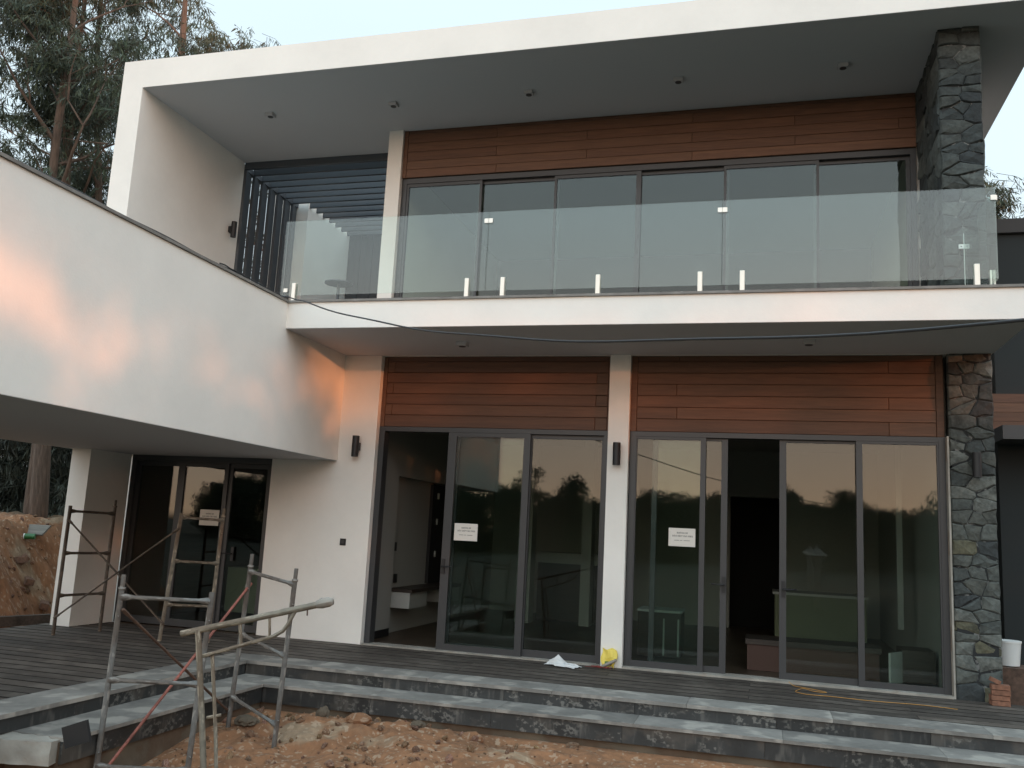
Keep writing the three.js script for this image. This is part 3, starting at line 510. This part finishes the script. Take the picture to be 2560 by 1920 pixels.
{
  const rag = tag(part('rag', crumple(0.40, 0.26, 0.075, 12, 7, null, true), std({ color: rgb(0.66, 0.66, 0.65), roughness: 0.9, side: THREE.DoubleSide })), 'crumpled white rag lying on the deck before the left sliding door', 'rag'); rag.position.set(3.19, 0.003, 0.25); rag.rotation.y = -0.35;
  const bag = thing('plastic_bag', 'small yellow plastic bag leaning at the foot of the white column', 'bag', null, [3.685, 0.002, 0.045]);
  const yel = std({ color: rgb(0.78, 0.60, 0.10), roughness: 0.5, side: THREE.DoubleSide });
  const bg = new THREE.BoxGeometry(0.17, 0.20, 0.05, 8, 10, 3), bp = bg.attributes.position, rr = rng(9);
  for (let i = 0; i < bp.count; i++) { const x = bp.getX(i), y = bp.getY(i), z = bp.getZ(i), k = 1 - 0.2 * Math.max(0, -y / 0.1); bp.setXYZ(i, x * k + 0.012 * Math.sin(30 * y + 4 * x), y + 0.012 * Math.sin(50 * x), z * (1.1 - 0.8 * Math.abs(y) / 0.13) + 0.012 * Math.sin(38 * x + 26 * y)); }
  bg.rotateX(-0.18).translate(0, 0.11, 0.02); const b2 = bg.toNonIndexed(); b2.computeVertexNormals(); part('body', b2, yel, bag);
  part('green_print', bx(-0.04, 0.03, 0.035, 0.075, 0.052, 0.056), std({ color: rgb(0.10, 0.20, 0.06), roughness: 0.6 }), bag);
  const stick = tag(part('mortar_stick', tube([[0, 0, 0], [0.06, 0.03, 0.0], [0.16, 0.085, -0.01]], [0.016, 0.02, 0.014], 8), M.concrete), 'pale mortar caked stick lying against the yellow bag', 'stick'); stick.position.set(3.62, 0.02, 0.125);
  const rp = [], r2 = rng(12); let p = V(3.42, 0.006, 0.12); for (let i = 0; i < 46; i++) { rp.push(p.clone()); p = V(3.45 + 0.32 * r2(), 0.005 + 0.02 * r2(), 0.08 + 0.10 * r2()).lerp(p, 0.45); }
  tag(part('string', tube(new THREE.CatmullRomCurve3(rp).getPoints(180), 0.0035, 5), std({ color: rgb(0.20, 0.035, 0.03), roughness: 0.8 })), 'tangle of red string at the foot of the white column', 'string');
  const op = [[5.655, 0.03, 0.06], [5.70, 0.006, 0.14], [5.83, 0.006, 0.24], [5.95, 0.006, 0.33], [6.02, 0.006, 0.42], [5.90, 0.006, 0.42], [5.80, 0.007, 0.30], [5.74, 0.006, 0.42], [5.71, 0.006, 0.56], [5.80, 0.006, 0.66], [6.05, 0.006, 0.66], [6.42, 0.006, 0.70], [6.9, 0.006, 0.66], [7.2, 0.006, 0.72]].map(a => V(...a));
  tag(part('string', tube(new THREE.CatmullRomCurve3(op).getPoints(120), 0.0032, 6), std({ color: rgb(0.50, 0.25, 0.06), roughness: 0.7 })), 'orange string lying in loops on the deck before the right sliding door', 'string');
}
{ // clay tiles propped by the pillar, white pipe end, raw concrete and dark board by the steps
  const clay = std({ color: rgb(0.30, 0.135, 0.085), map: stoneMap, bumpMap: roughBump, bumpScale: 0.004, roughness: 0.9 });
  const t = thing('clay_tile_stack', 'stack of broken red clay blocks at the foot of the stone pillar', 'clay blocks', null, [7.70, 0.002, 0.16]), r = rng(17);
  for (let k = 0; k < 4; k++) { const g = bx(-0.085, 0.085, k * 0.052, k * 0.052 + 0.046, -0.06, 0.06).rotateY((r() - 0.5) * 0.3).translate((r() - 0.5) * 0.02, 0, 0); part('clay_block', g, clay, t); }
  const g2 = bx(-0.05, 0.05, -0.02, 0.02, -0.03, 0.03).rotateZ(-0.4).translate(-0.045, 0.238, 0.01); part('clay_block', g2, clay, t);
  const bk = thing('white_bucket', 'white plastic bucket half hidden behind the foot of the stone pillar', 'bucket', null, [7.95, 0.45, -0.55]);
  part('body', new THREE.CylinderGeometry(0.13, 0.11, 0.24, 24, 1, true).toNonIndexed(), std({ color: rgb(0.7, 0.69, 0.66), roughness: 0.5, side: THREE.DoubleSide }), bk); part('lid', new THREE.CylinderGeometry(0.135, 0.135, 0.02, 24).translate(0, 0.13, 0).toNonIndexed(), M.white, bk);
  const crate = tag(part('wooden_crate', [bx(-0.2, 0.2, 0, 0.44, -0.2, 0.2)], M.rustPipe), 'brown box under the white bucket beside the pillar', 'box'); crate.position.set(7.98, -0.12, -0.55);
  const cr = rng(19), cg = new THREE.BoxGeometry(0.75, 0.16, 0.28, 14, 4, 6), cp = cg.attributes.position;
  for (let i = 0; i < cp.count; i++) { const x = cp.getX(i), y = cp.getY(i), z = cp.getZ(i), n = fbm(x + 0.5, z + 0.5, 12, 12, 4, 23) - 0.5; cp.setXYZ(i, x + n * 0.03, y + (y > 0 ? n * 0.04 : 0), z + 0.05 * (fbm(x + 0.3, y + 0.6, 14, 14, 3, 24) - 0.5)); }
  boxUV(cg); cg.computeVertexNormals(); const cb = tag(part('concrete_edge', cg.toNonIndexed(), M.concrete), 'rough broken concrete edge at the near end of the lower step', 'concrete'); cb.position.set(0.16, -0.23, 5.03); cb.rotation.y = 0.22;
  const bb = tag(part('black_board', bx(-0.10, 0.10, 0, 0.14, -0.012, 0.012).rotateZ(0.35), M.black), 'black corner of a board standing up before the lower step', 'board'); bb.position.set(0.985, -0.07, 5.32);
  // rubble on the bank
  const brick = std({ color: rgb(0.30, 0.165, 0.115), map: stoneMap, bumpMap: roughBump, bumpScale: 0.006, roughness: 0.95 });
  const tex = ['broken ribbed brick upright on the dirt bank beside the white pier', 'reddish broken brick lying lowest at the left edge of the dirt bank', 'long broken brick lying between two others on the dirt bank', 'pale broken brick nearest the white pier on the dirt bank', 'small pink broken brick halfway behind the white pier'];
  [[-4.66, 0.02, 0.07, 0.9], [-4.66, -0.12, 0.14, 0.2], [-4.48, -0.09, 0.12, -0.5], [-4.22, -0.03, 0.05, -0.7], [-4.02, 0.10, 0.0, 0.4]].forEach(([x, dy, z, a], i) => {
    const b = thing('broken_brick', tex[i], 'brick', 'broken bricks on the dirt bank', [x, groundY(x, z) + 0.03, z]); b.rotation.set(0.4 * a, a, 0.5 * a);
    const L = [0.16, 0.2, 0.22, 0.19, 0.1][i]; part('body', bx(-L / 2, L / 2, -0.04, 0.04, -0.055, 0.055), brick, b);
    for (let k = -2; k <= 2; k++) part('rib', bx(-L / 2 + 0.004, L / 2 - 0.004, 0.0405, 0.048, k * 0.021 - 0.006, k * 0.021 + 0.006), brick, b);
  });
  const plank = tag(part('timber_board', [bx(-0.62, 0.30, -0.012, 0.012, -0.1, 0.1).rotateX(0.75)], std({ color: rgb(0.30, 0.27, 0.23), map: woodMap, roughness: 0.9 })), 'grey board lying on top of the dirt bank', 'board'); plank.position.set(-4.98, groundY(-4.95, -0.3) + 0.07, -0.32);
  const tin = thing('spray_can', 'green can with a pale end lying before the board on the dirt bank', 'can', null, [-4.86, groundY(-4.86, -0.16) + 0.05, -0.14]); tin.rotation.y = 0.5;
  part('body', new THREE.CylinderGeometry(0.04, 0.04, 0.14, 16).rotateZ(Math.PI / 2).translate(0.05, 0, 0).toNonIndexed(), std({ color: rgb(0.03, 0.14, 0.04), roughness: 0.4 }), tin);
  part('end', new THREE.CylinderGeometry(0.043, 0.043, 0.012, 16).rotateZ(Math.PI / 2).translate(-0.024, 0, 0).toNonIndexed(), M.white, tin);
  const kb = tag(part('kerb_board', [bx(-0.55, 0.55, -0.02, 0.085, -0.02, 0.02), bx(-0.55, 0.56, 0.0855, 0.10, -0.075, 0.022)], std({ color: rgb(0.12, 0.09, 0.075), map: stoneMap, roughness: 0.9 })), 'dark kerb board along the left edge of the deck below the dirt bank', 'kerb'); kb.position.set(-3.72, 0.0, 0.80); kb.rotation.y = -1.87 + Math.PI;
  // stones and clods near the steps
  const cl = new THREE.IcosahedronGeometry(1, 1), q = rng(29), clp = cl.attributes.position; for (let i = 0; i < clp.count; i++) { const k = 0.55 + 0.9 * fbm(clp.getX(i) * 0.3 + 0.5, clp.getY(i) * 0.3 + clp.getZ(i) * 0.21 + 0.5, 8, 8, 3, 33); clp.setXYZ(i, clp.getX(i) * k, clp.getY(i) * k, clp.getZ(i) * k); } boxUV(cl); cl.computeVertexNormals();
  const n = 900, im = new THREE.InstancedMesh(cl, std({ map: dirtMap, bumpMap: roughBump, bumpScale: 0.01, roughness: 0.97, color: rgb(1.15, 1.1, 1.05) }), n), mt = new THREE.Matrix4(), qt = new THREE.Quaternion(), eu = new THREE.Euler();
  for (let i = 0; i < n; i++) { let x, z; if (i < 620) { x = 0.62 + 3.6 * q() ** 1.2; z = 2.36 + 2.6 * q(); } else { x = -3.75 - 1.6 * q(); z = -0.9 + 2.2 * q(); } const s = 0.006 + 0.030 * q() ** 5 + (i % 90 === 0 ? 0.022 : 0); eu.set(q() * 6, q() * 6, q() * 6); mt.compose(V(x, groundY(x, z) + s * 0.3, z), qt.setFromEuler(eu), V(s * (0.8 + q()), s * (0.6 + 0.5 * q()), s * (0.8 + 0.5 * q()))); im.setMatrixAt(i, mt); const c = 0.7 + 0.7 * q(); im.setColorAt(i, rgb(c * 0.9, c * (0.84 + 0.12 * q()), c * (0.74 + 0.3 * q()))); }
  im.name = 'rubble'; im.userData.kind = 'stuff'; im.castShadow = im.receiveShadow = true; scene.add(tag(im, 'loose earth clods and stones scattered over the dirt', 'rubble'));
}
function lump(name, label, cat, x, z, w, h, d, seed, mat, group) {
  const g = new THREE.IcosahedronGeometry(1, 3), a = g.attributes.position; for (let i = 0; i < a.count; i++) { const k = 0.62 + 0.75 * fbm(a.getX(i) * 0.22 + 0.5, a.getY(i) * 0.22 + a.getZ(i) * 0.31 + 0.5, 9, 9, 4, seed); a.setXYZ(i, a.getX(i) * k * w, a.getY(i) * k * h, a.getZ(i) * k * d); }
  boxUV(g); g.computeVertexNormals(); const m = tag(part(name, g, mat), label, cat, group); m.position.set(x, groundY(x, z) + h * 0.25, z); return m;
}
lump('stone', 'pale broken stone at the foot of the leaning scaffold frame', 'stone', 0.86, 3.02, 0.11, 0.055, 0.08, 41, M.muddy);
lump('earth_clod', 'orange earth clod lying against the lower step, right of the spoil', 'clod', 2.86, 2.50, 0.11, 0.06, 0.07, 42, M.clod);
lump('stone', 'pointed pale stone half buried in the spoil before the lower step', 'stone', 1.42, 2.62, 0.07, 0.075, 0.05, 43, M.muddy);
lump('earth_clod', 'brown earth clod in the middle of the spoil before the steps', 'clod', 1.85, 2.75, 0.12, 0.05, 0.08, 44, M.clod);
lump('stone', 'small pale stone on the dirt right of the spoil', 'stone', 2.35, 2.56, 0.06, 0.04, 0.05, 45, M.muddy);
{ // small round table on the terrace
  const t = thing('side_table', 'small round table behind the left end of the glass balustrade', 'table', null, [-0.19, UF + 0.003, -0.05]);
  part('table_top', new THREE.CylinderGeometry(0.19, 0.19, 0.016, 32).translate(0, 0.68, 0).toNonIndexed(), M.louvre, t);
  part('stem', new THREE.CylinderGeometry(0.02, 0.02, 0.67, 14).translate(0, 0.335, 0).toNonIndexed(), M.louvre, t); part('foot', new THREE.CylinderGeometry(0.13, 0.14, 0.02, 24).translate(0, 0.012, 0).toNonIndexed(), M.louvre, t);
}

// ---------------------------------------------------------------- things seen through the doors
{
  const dw = std({ color: rgb(0.06, 0.04, 0.03), map: woodMap, roughness: 0.5 }), pale = std({ color: rgb(0.40, 0.39, 0.36), roughness: 0.5 });
  hp('interior_wall', bx(-3.142, -3.12, 0, 2.5, -6.59, -0.16), std({ color: rgb(0.10, 0.06, 0.045), map: woodMap, roughness: 0.55 }));
  const c = thing('wall_console', 'long low floating console with white drawers on the left wall inside the open door', 'console', null, [0.352, 0.36, -2.25]);
  part('shelf', bx(0, 0.36, 0.215, 0.26, -1.1, 1.03), dw, c); part('drawer', bx(0, 0.33, 0, 0.213, 0.35, 1.02), pale, c); part('drawer', bx(0, 0.33, 0, 0.213, -1.09, -0.40), pale, c);
  const p = thing('wall_panel', 'tall black panel above the console on the inside wall', 'panel', null, [0.352, 0.63, -3.0]); part('board', bx(0, 0.05, 0, 1.52, -0.35, 0.36), M.black, p); for (const y of [0.4, 0.9, 1.3]) part('fitting', bx(0.051, 0.07, y, y + 0.09, 0.12, 0.16), pale, p);
  const k = thing('kitchen_counter', 'white topped counter at the back of the left room', 'counter', null, [2.3, 0, -5.2]); part('top', bx(-0.75, 0.75, 0.98, 1.16, -0.3, 0.3), pale, k); part('cabinet', bx(-0.72, 0.72, 0, 0.978, -0.26, 0.26), dw, k);
  const i = thing('kitchen_island', 'olive green island block at the back of the right room', 'island', null, [6.22, 0, -4.7]); part('cabinet', bx(-0.66, 0.68, 0.08, 0.73, -0.4, 0.4), std({ color: rgb(0.16, 0.17, 0.10), roughness: 0.7 }), i); part('worktop', bx(-0.69, 0.71, 0.732, 0.77, -0.43, 0.43), pale, i);
  const b = thing('low_bench', 'low dark wooden bench inside the right sliding door', 'bench', null, [5.95, 0, -1.15]); part('seat', bx(-0.77, 0.75, 0.30, 0.36, -0.3, 0.3), dw, b); part('plinth', bx(-0.75, 0.73, 0, 0.298, -0.28, 0.28), std({ color: rgb(0.07, 0.03, 0.02), roughness: 0.6 }), b);
  const x = thing('storage_box', 'dark box with a white open flap inside the right end of the doors', 'box', null, [7.06, 0, -0.95]); part('body', bx(-0.15, 0.2, 0.03, 0.38, -0.28, 0.2), dw, x); part('flap', bx(-0.012, 0.012, 0.02, 0.36, 0, 0.30).rotateY(-0.55).translate(-0.16, 0, 0.2), pale, x);
  const y = thing('storage_box', 'low cabinet with white edged doors inside the left pane of the right door', 'box', null, [4.15, 0, -1.35]); part('body', bx(-0.3, 0.24, 0.03, 0.57, -0.3, 0.25), dw, y); part('top', bx(-0.31, 0.25, 0.572, 0.60, -0.31, 0.26), pale, y); for (const u of [0.02, 0.20]) part('door_edge', bx(u, u + 0.02, 0.05, 0.5, 0.251, 0.27), pale, y);
  const sw = thing('wall_socket', 'dark socket plate on the wall above the inside console', 'socket', null, [0.351, 1.19, -1.37]); part('plate', bx(0, 0.012, -0.06, 0.06, -0.045, 0.045), M.black, sw);
  const s2 = thing('wall_socket', 'dark socket plate just over the shelf of the inside console', 'socket', null, [0.351, 0.745, -1.45]); part('plate', bx(0, 0.012, -0.06, 0.06, -0.06, 0.06), M.black, s2);
  const g = thing('kitchen_island', 'pale green block behind the dark glass door under the wing', 'island', null, [-2.1, 0, -2.2]); part('cabinet', bx(-0.5, 0.55, 0.05, 0.72, -0.35, 0.35), std({ color: rgb(0.34, 0.37, 0.28), roughness: 0.7 }), g);
}

// ---------------------------------------------------------------- annex at the right edge
{
  const a = thing('annex_building', 'dark annex with a timber band at the far right behind the pillar', 'building');
  part('wall', bx(8.26, 13.5, -0.6, 5.80, -8.0, -2.02), std({ color: rgb(0.020, 0.024, 0.024), roughness: 0.8 }), a);  // matte green-black stands in for glazing and the dark trees it mirrors
  part('cap', bx(8.22, 13.6, 5.70, 5.89, -8.1, -1.96), std({ color: rgb(0.055, 0.05, 0.048), roughness: 0.8 }), a);
  for (let k = 0; k < 4; k++) part('fascia_board', bx(8.20, 13.6, 3.075 + k * 0.119, 3.19 + k * 0.119, -2.015, -1.97), M.wood[k], a);
  part('canopy', bx(8.18, 13.6, 2.90, 3.07, -2.018, -1.4), M.frame, a);
}

// ---------------------------------------------------------------- trees
function sprig(seed, n, L, w) {                                  // a drooping twig with narrow curved leaves
  const r = rng(seed), pos = [];
  for (let i = 0; i < n; i++) {
    const t = i / n, bx0 = (r() - 0.5) * 0.05 + 0.30 * t, by = -0.12 * t * t + 0.04 * (r() - 0.5), bz = (r() - 0.5) * 0.08;
    const a = r() * 6.28, dx = Math.cos(a) * 0.45 + 0.25, dz = Math.sin(a) * 0.5, dy = -0.75 - 0.5 * r(), m = Math.hypot(dx, dy, dz), l = L * (0.7 + 0.6 * r());
    const D = V(dx / m, dy / m, dz / m), S = V(r() - 0.5, (r() - 0.5) * 0.4, r() - 0.5).cross(D).normalize(), B = V(bx0, by, bz), K = S.clone().cross(D);
    const p = (s, e) => B.clone().addScaledVector(D, l * s).addScaledVector(S, w * e).addScaledVector(K, l * 0.12 * s * s);
    const q = [p(0, 0), p(0.4, 0.5), p(0.4, -0.5), p(0.75, 0.36), p(0.75, -0.36), p(1, 0)];
    for (const k of [0, 2, 1, 1, 2, 4, 1, 4, 3, 3, 4, 5]) pos.push(q[k].x, q[k].y, q[k].z);
  }
  const tw = tube([[-0.12, 0.01, 0], [0.12, 0, 0], [0.32, -0.11, 0]], [0.004, 0.003, 0.0015], 3).attributes.position.array; for (const v of tw) pos.push(v);
  const g = new THREE.BufferGeometry(); g.setAttribute('position', new THREE.Float32BufferAttribute(pos, 3)); g.computeVertexNormals(); return g;
}
const sprigs = [sprig(3, 17, 0.105, 0.0165), sprig(4, 20, 0.098, 0.015)];
function scatter(geo, mat, list, r, name, parent, smin, smax) {
  const im = new THREE.InstancedMesh(geo, mat, list.length), m = new THREE.Matrix4(), q = new THREE.Quaternion(), e = new THREE.Euler();
  list.forEach((p, i) => { e.set((r() - 0.5) * 0.9, r() * 6.283, (r() - 0.5) * 0.9); const s = smin + (smax - smin) * r(); im.setMatrixAt(i, m.compose(p, q.setFromEuler(e), V(s, s, s))); const c = 0.65 + 0.75 * r(); im.setColorAt(i, rgb(c, c * (0.95 + 0.12 * r()), c * (0.8 + 0.3 * r()))); });
  im.name = name; im.userData.kind = 'stuff'; im.castShadow = im.receiveShadow = true; parent.add(im); return im;
}
function tree(name, label, trunkPts, radii, o) {                 // trunk through given points; limbs, twigs and leaf clumps are grown from it
  const base = V(...trunkPts[0]), t = thing(name, label, 'tree', o.group, trunkPts[0]), r = rng(o.seed), P = new THREE.CatmullRomCurve3(trunkPts.map(p => V(...p).sub(base)));
  const N = 16, pts = P.getPoints(N), rad = pts.map((_, i) => { const s = i / N * (radii.length - 1), k = Math.min(radii.length - 2, Math.floor(s)); return lerp(radii[k], radii[k + 1], s - k) * (1 + 0.06 * (r() - 0.5)); });
  part('trunk', tube(pts, rad, 10), M.bark, t);
  const limbs = [], leaves = [];
  const grow = (p, d, L, rr, lvl) => {
    const q = [p]; let c = p.clone(), v = d.clone(); const n = 5;
    for (let i = 0; i < n; i++) { v.add(V((r() - 0.5) * 0.45, (r() - 0.35) * 0.30, (r() - 0.5) * 0.45)).normalize(); if (o.maxX !== undefined && base.x + c.x + v.x * L / n > o.maxX) v.x = -Math.abs(v.x) - 0.1; c = c.clone().addScaledVector(v, L / n); q.push(c); }
    limbs.push(tube(q, q.map((_, i) => rr * (1 - 0.75 * i / n)), lvl ? 5 : 6));
    if (lvl < 2) for (let i = 1; i <= n; i++) if (r() < o.fork) { const w = v.clone().add(V((r() - 0.5) * 1.7, (r() - 0.4) * 1.2, (r() - 0.5) * 1.7)).normalize(); grow(q[i], w, L * (0.42 + 0.25 * r()), rr * 0.45, lvl + 1); }
    if (lvl > 0) for (let i = 2; i <= n; i++) { const m = Math.round(o.leaf * (0.5 + r())); for (let k = 0; k < m; k++) leaves.push(q[i].clone().add(V((r() + r() - 1) * o.puff, (r() + r() - 1) * o.puff * 0.75, (r() + r() - 1) * o.puff))); }
  };
  for (let k = 0; k < o.limbs; k++) { const s = lerp(o.from, 1, (k + r() * 0.8) / o.limbs), p = P.getPoint(Math.min(1, s)), a = k * 2.4 + r() * 1.2; grow(p, V(Math.cos(a), 0.35 + 0.6 * r(), Math.sin(a)).normalize(), o.len * (0.6 + 0.6 * r()) * (1.15 - 0.4 * s), lerp(radii[0], radii[radii.length - 1], s) * 0.42, 0); }
  part('limbs', limbs, M.bark, t);
  if (o.maxX !== undefined) for (let i = leaves.length - 1; i >= 0; i--) if (base.x + leaves[i].x > o.maxX + 0.2) leaves.splice(i, 1);
  const half = leaves.length >> 1;
  scatter(sprigs[0], o.mat || M.leaf, leaves.slice(0, half), r, 'crown', t, o.s0 || 0.8, o.s1 || 1.4); scatter(sprigs[1], o.mat || M.leaf, leaves.slice(half), r, 'crown', t, o.s0 || 0.8, o.s1 || 1.4);
  return t;
}
const LT = 'slender trees behind the left end of the house';
tree('acacia_tree', 'slender leaning tree with a bare reddish trunk, nearest the left edge', [[-5.52, 1.0, -1.05], [-5.42, 4.0, -0.65], [-5.34, 6.65, -0.18], [-5.14, 8.3, 0.05], [-5.0, 10.5, 0.2]], [0.145, 0.10, 0.064, 0.056, 0.035], { seed: 201, limbs: 11, from: 0.40, len: 2.1, fork: 0.55, leaf: 1.45, puff: 0.36, maxX: -4.3, group: LT });
tree('acacia_tree', 'forked slender tree just right of the leaning one behind the wing', [[-6.6, 1.0, -2.0], [-6.2, 4.0, -1.5], [-5.95, 6.95, -1.12], [-5.82, 8.6, -0.85], [-5.7, 10.8, -0.7]], [0.12, 0.085, 0.05, 0.044, 0.03], { seed: 202, limbs: 12, from: 0.38, len: 2.1, fork: 0.55, leaf: 1.6, puff: 0.38, maxX: -4.3, group: LT });
tree('acacia_tree', 'straight slender tree closest to the white upper wall of the house', [[-6.5, 1.0, -3.3], [-6.2, 4.0, -2.6], [-6.05, 6.9, -2.0], [-6.12, 9.3, -1.6], [-6.1, 11.5, -1.4]], [0.11, 0.085, 0.06, 0.05, 0.03], { seed: 203, limbs: 13, from: 0.38, len: 2.2, fork: 0.58, leaf: 3.4, puff: 0.36, maxX: -4.3, group: LT });
[[-8.3, -6.3, 204], [-13.5, -8.5, 205], [-8.4, -11.5, 206]].forEach(([x, z, s], i) => tree('acacia_tree', ['dense tree further back filling the gap beside the white upper wall', 'dense tree further back at the left edge of the photo', 'tallest tree far back between the slender trunks'][i], [[x, 0.9, z], [x + 0.2, 5, z + 0.2], [x + 0.5, 10, z + 0.3], [x + 0.4, 14, z + 0.4]], [0.2, 0.16, 0.12, 0.05], { seed: s, limbs: 14, from: 0.22, len: 2.6, fork: 0.54, leaf: 1.1, puff: 0.5, maxX: -4.4, group: LT, s0: 1.2, s1: 2.0 }));
tree('broad_tree', 'bushy tree rising above the dark annex at the right edge', [[12.2, -0.5, -18.8], [12.3, 4, -18.9], [12.5, 8.5, -19], [12.5, 10.2, -19]], [0.25, 0.2, 0.12, 0.06], { seed: 211, limbs: 14, from: 0.45, len: 2.6, fork: 0.6, leaf: 8, puff: 0.5, s0: 1.4, s1: 2.2 });

// dense dark undergrowth behind the bank, and the wood that closes the view all round (the doors mirror its skyline, and the low sun comes through it)
{
  const r = rng(301), L = []; for (let i = 0; i < 7000; i++) { const a = r(), x = -6.5 - 9 * a - 1.5 * r(), z = -3.5 - 7 * r() + 2.5 * a; L.push(V(x, groundY(x, z) + 3.6 * Math.pow(r(), 1.2), z)); }
  const im = scatter(sprigs[1], M.darkLeaf, L, r, 'undergrowth', scene, 1.2, 2.2); im.userData.kind = 'stuff'; tag(im, 'dark undergrowth behind the dirt bank at the left', 'undergrowth');
  const q = rng(317), pos = []; for (let i = 0; i < 150; i++) { const c = V(q() - 0.5, q() - 0.5, q() - 0.5).normalize().multiplyScalar(0.75 * Math.cbrt(q())), s = 0.075 + 0.085 * q(), A = V(q() - 0.5, q() - 0.5, q() - 0.5).normalize(), B = A.clone().cross(V(q() - 0.5, q() - 0.5, q() - 0.5)).normalize(); for (const [u, v] of [[-1, 0], [0, 0.6], [1, 0]]) { const p = c.clone().addScaledVector(A, s * u).addScaledVector(B, s * v); pos.push(p.x, p.y, p.z); } }
  const puff = new THREE.BufferGeometry(); puff.setAttribute('position', new THREE.Float32BufferAttribute(pos, 3)); puff.computeVertexNormals();
  const W2 = []; const addTree = (x, z, h, w, n, y0 = -0.5) => { for (let i = 0; i < n; i++) { const t = q(), y = h * Math.pow(t, 0.75), k = w * (0.55 + 0.6 * Math.sin(Math.PI * Math.min(1, t + 0.12))) * Math.sqrt(q()), a = q() * 6.283; W2.push(V(x + Math.cos(a) * k, y0 + y, z + Math.sin(a) * k)); } };
  for (let i = 0; i < 150; i++) { const x = -50 + 100 * (i + q()) / 150, z = 66 + 12 * q(); addTree(x, z, 4.6 + 2.4 * q() * q() + (i % 9 === 4 ? 1.3 : 0), 1.9, 46); }
  for (let i = 0; i < 95; i++) { const a = (27 + 62 * (i + q()) / 95) * Math.PI / 180, R = 33 + 8 * q(); const tx = 2 + R * Math.sin(a), tz = R * Math.cos(a) - 2; addTree(tx, tz, 4.4 + 1.2 * q(), 1.2, 15, -0.5); addTree(tx, tz, 4.2 + 1.6 * q(), 2.0, 46, 5.3 + 0.9 * q()); }
  const wood = scatter(puff, M.farLeaf, W2, q, 'woodland', scene, 0.7, 1.3); wood.userData.kind = 'stuff'; tag(wood, 'distant wood whose dark skyline is mirrored in the door glass', 'woodland');
}
// stone garden lanterns out in front of the house, mirrored in the right door
function lantern(x, z, label) {
  const y = groundY(x, z), l = thing('garden_lantern', label, 'garden lantern', 'garden lanterns mirrored in the right sliding door', [x, y, z]);
  part('post', bx(-0.11, 0.11, 0, 1.25, -0.11, 0.11), M.concrete, l); part('lamp_box', new THREE.CylinderGeometry(0.24, 0.17, 0.42, 4).rotateY(Math.PI / 4).translate(0, 1.46, 0).toNonIndexed(), M.concrete, l); part('roof', [new THREE.ConeGeometry(0.47, 0.28, 4).rotateY(Math.PI / 4).translate(0, 1.81, 0).toNonIndexed(), new THREE.ConeGeometry(0.07, 0.16, 8).translate(0, 1.98, 0).toNonIndexed()], M.concrete, l);
}
lantern(7.05, 20, 'nearer stone garden lantern mirrored in the right sliding door'); lantern(7.3, 30, 'farther stone garden lantern mirrored in the right sliding door');

renderer.render(scene, camera);
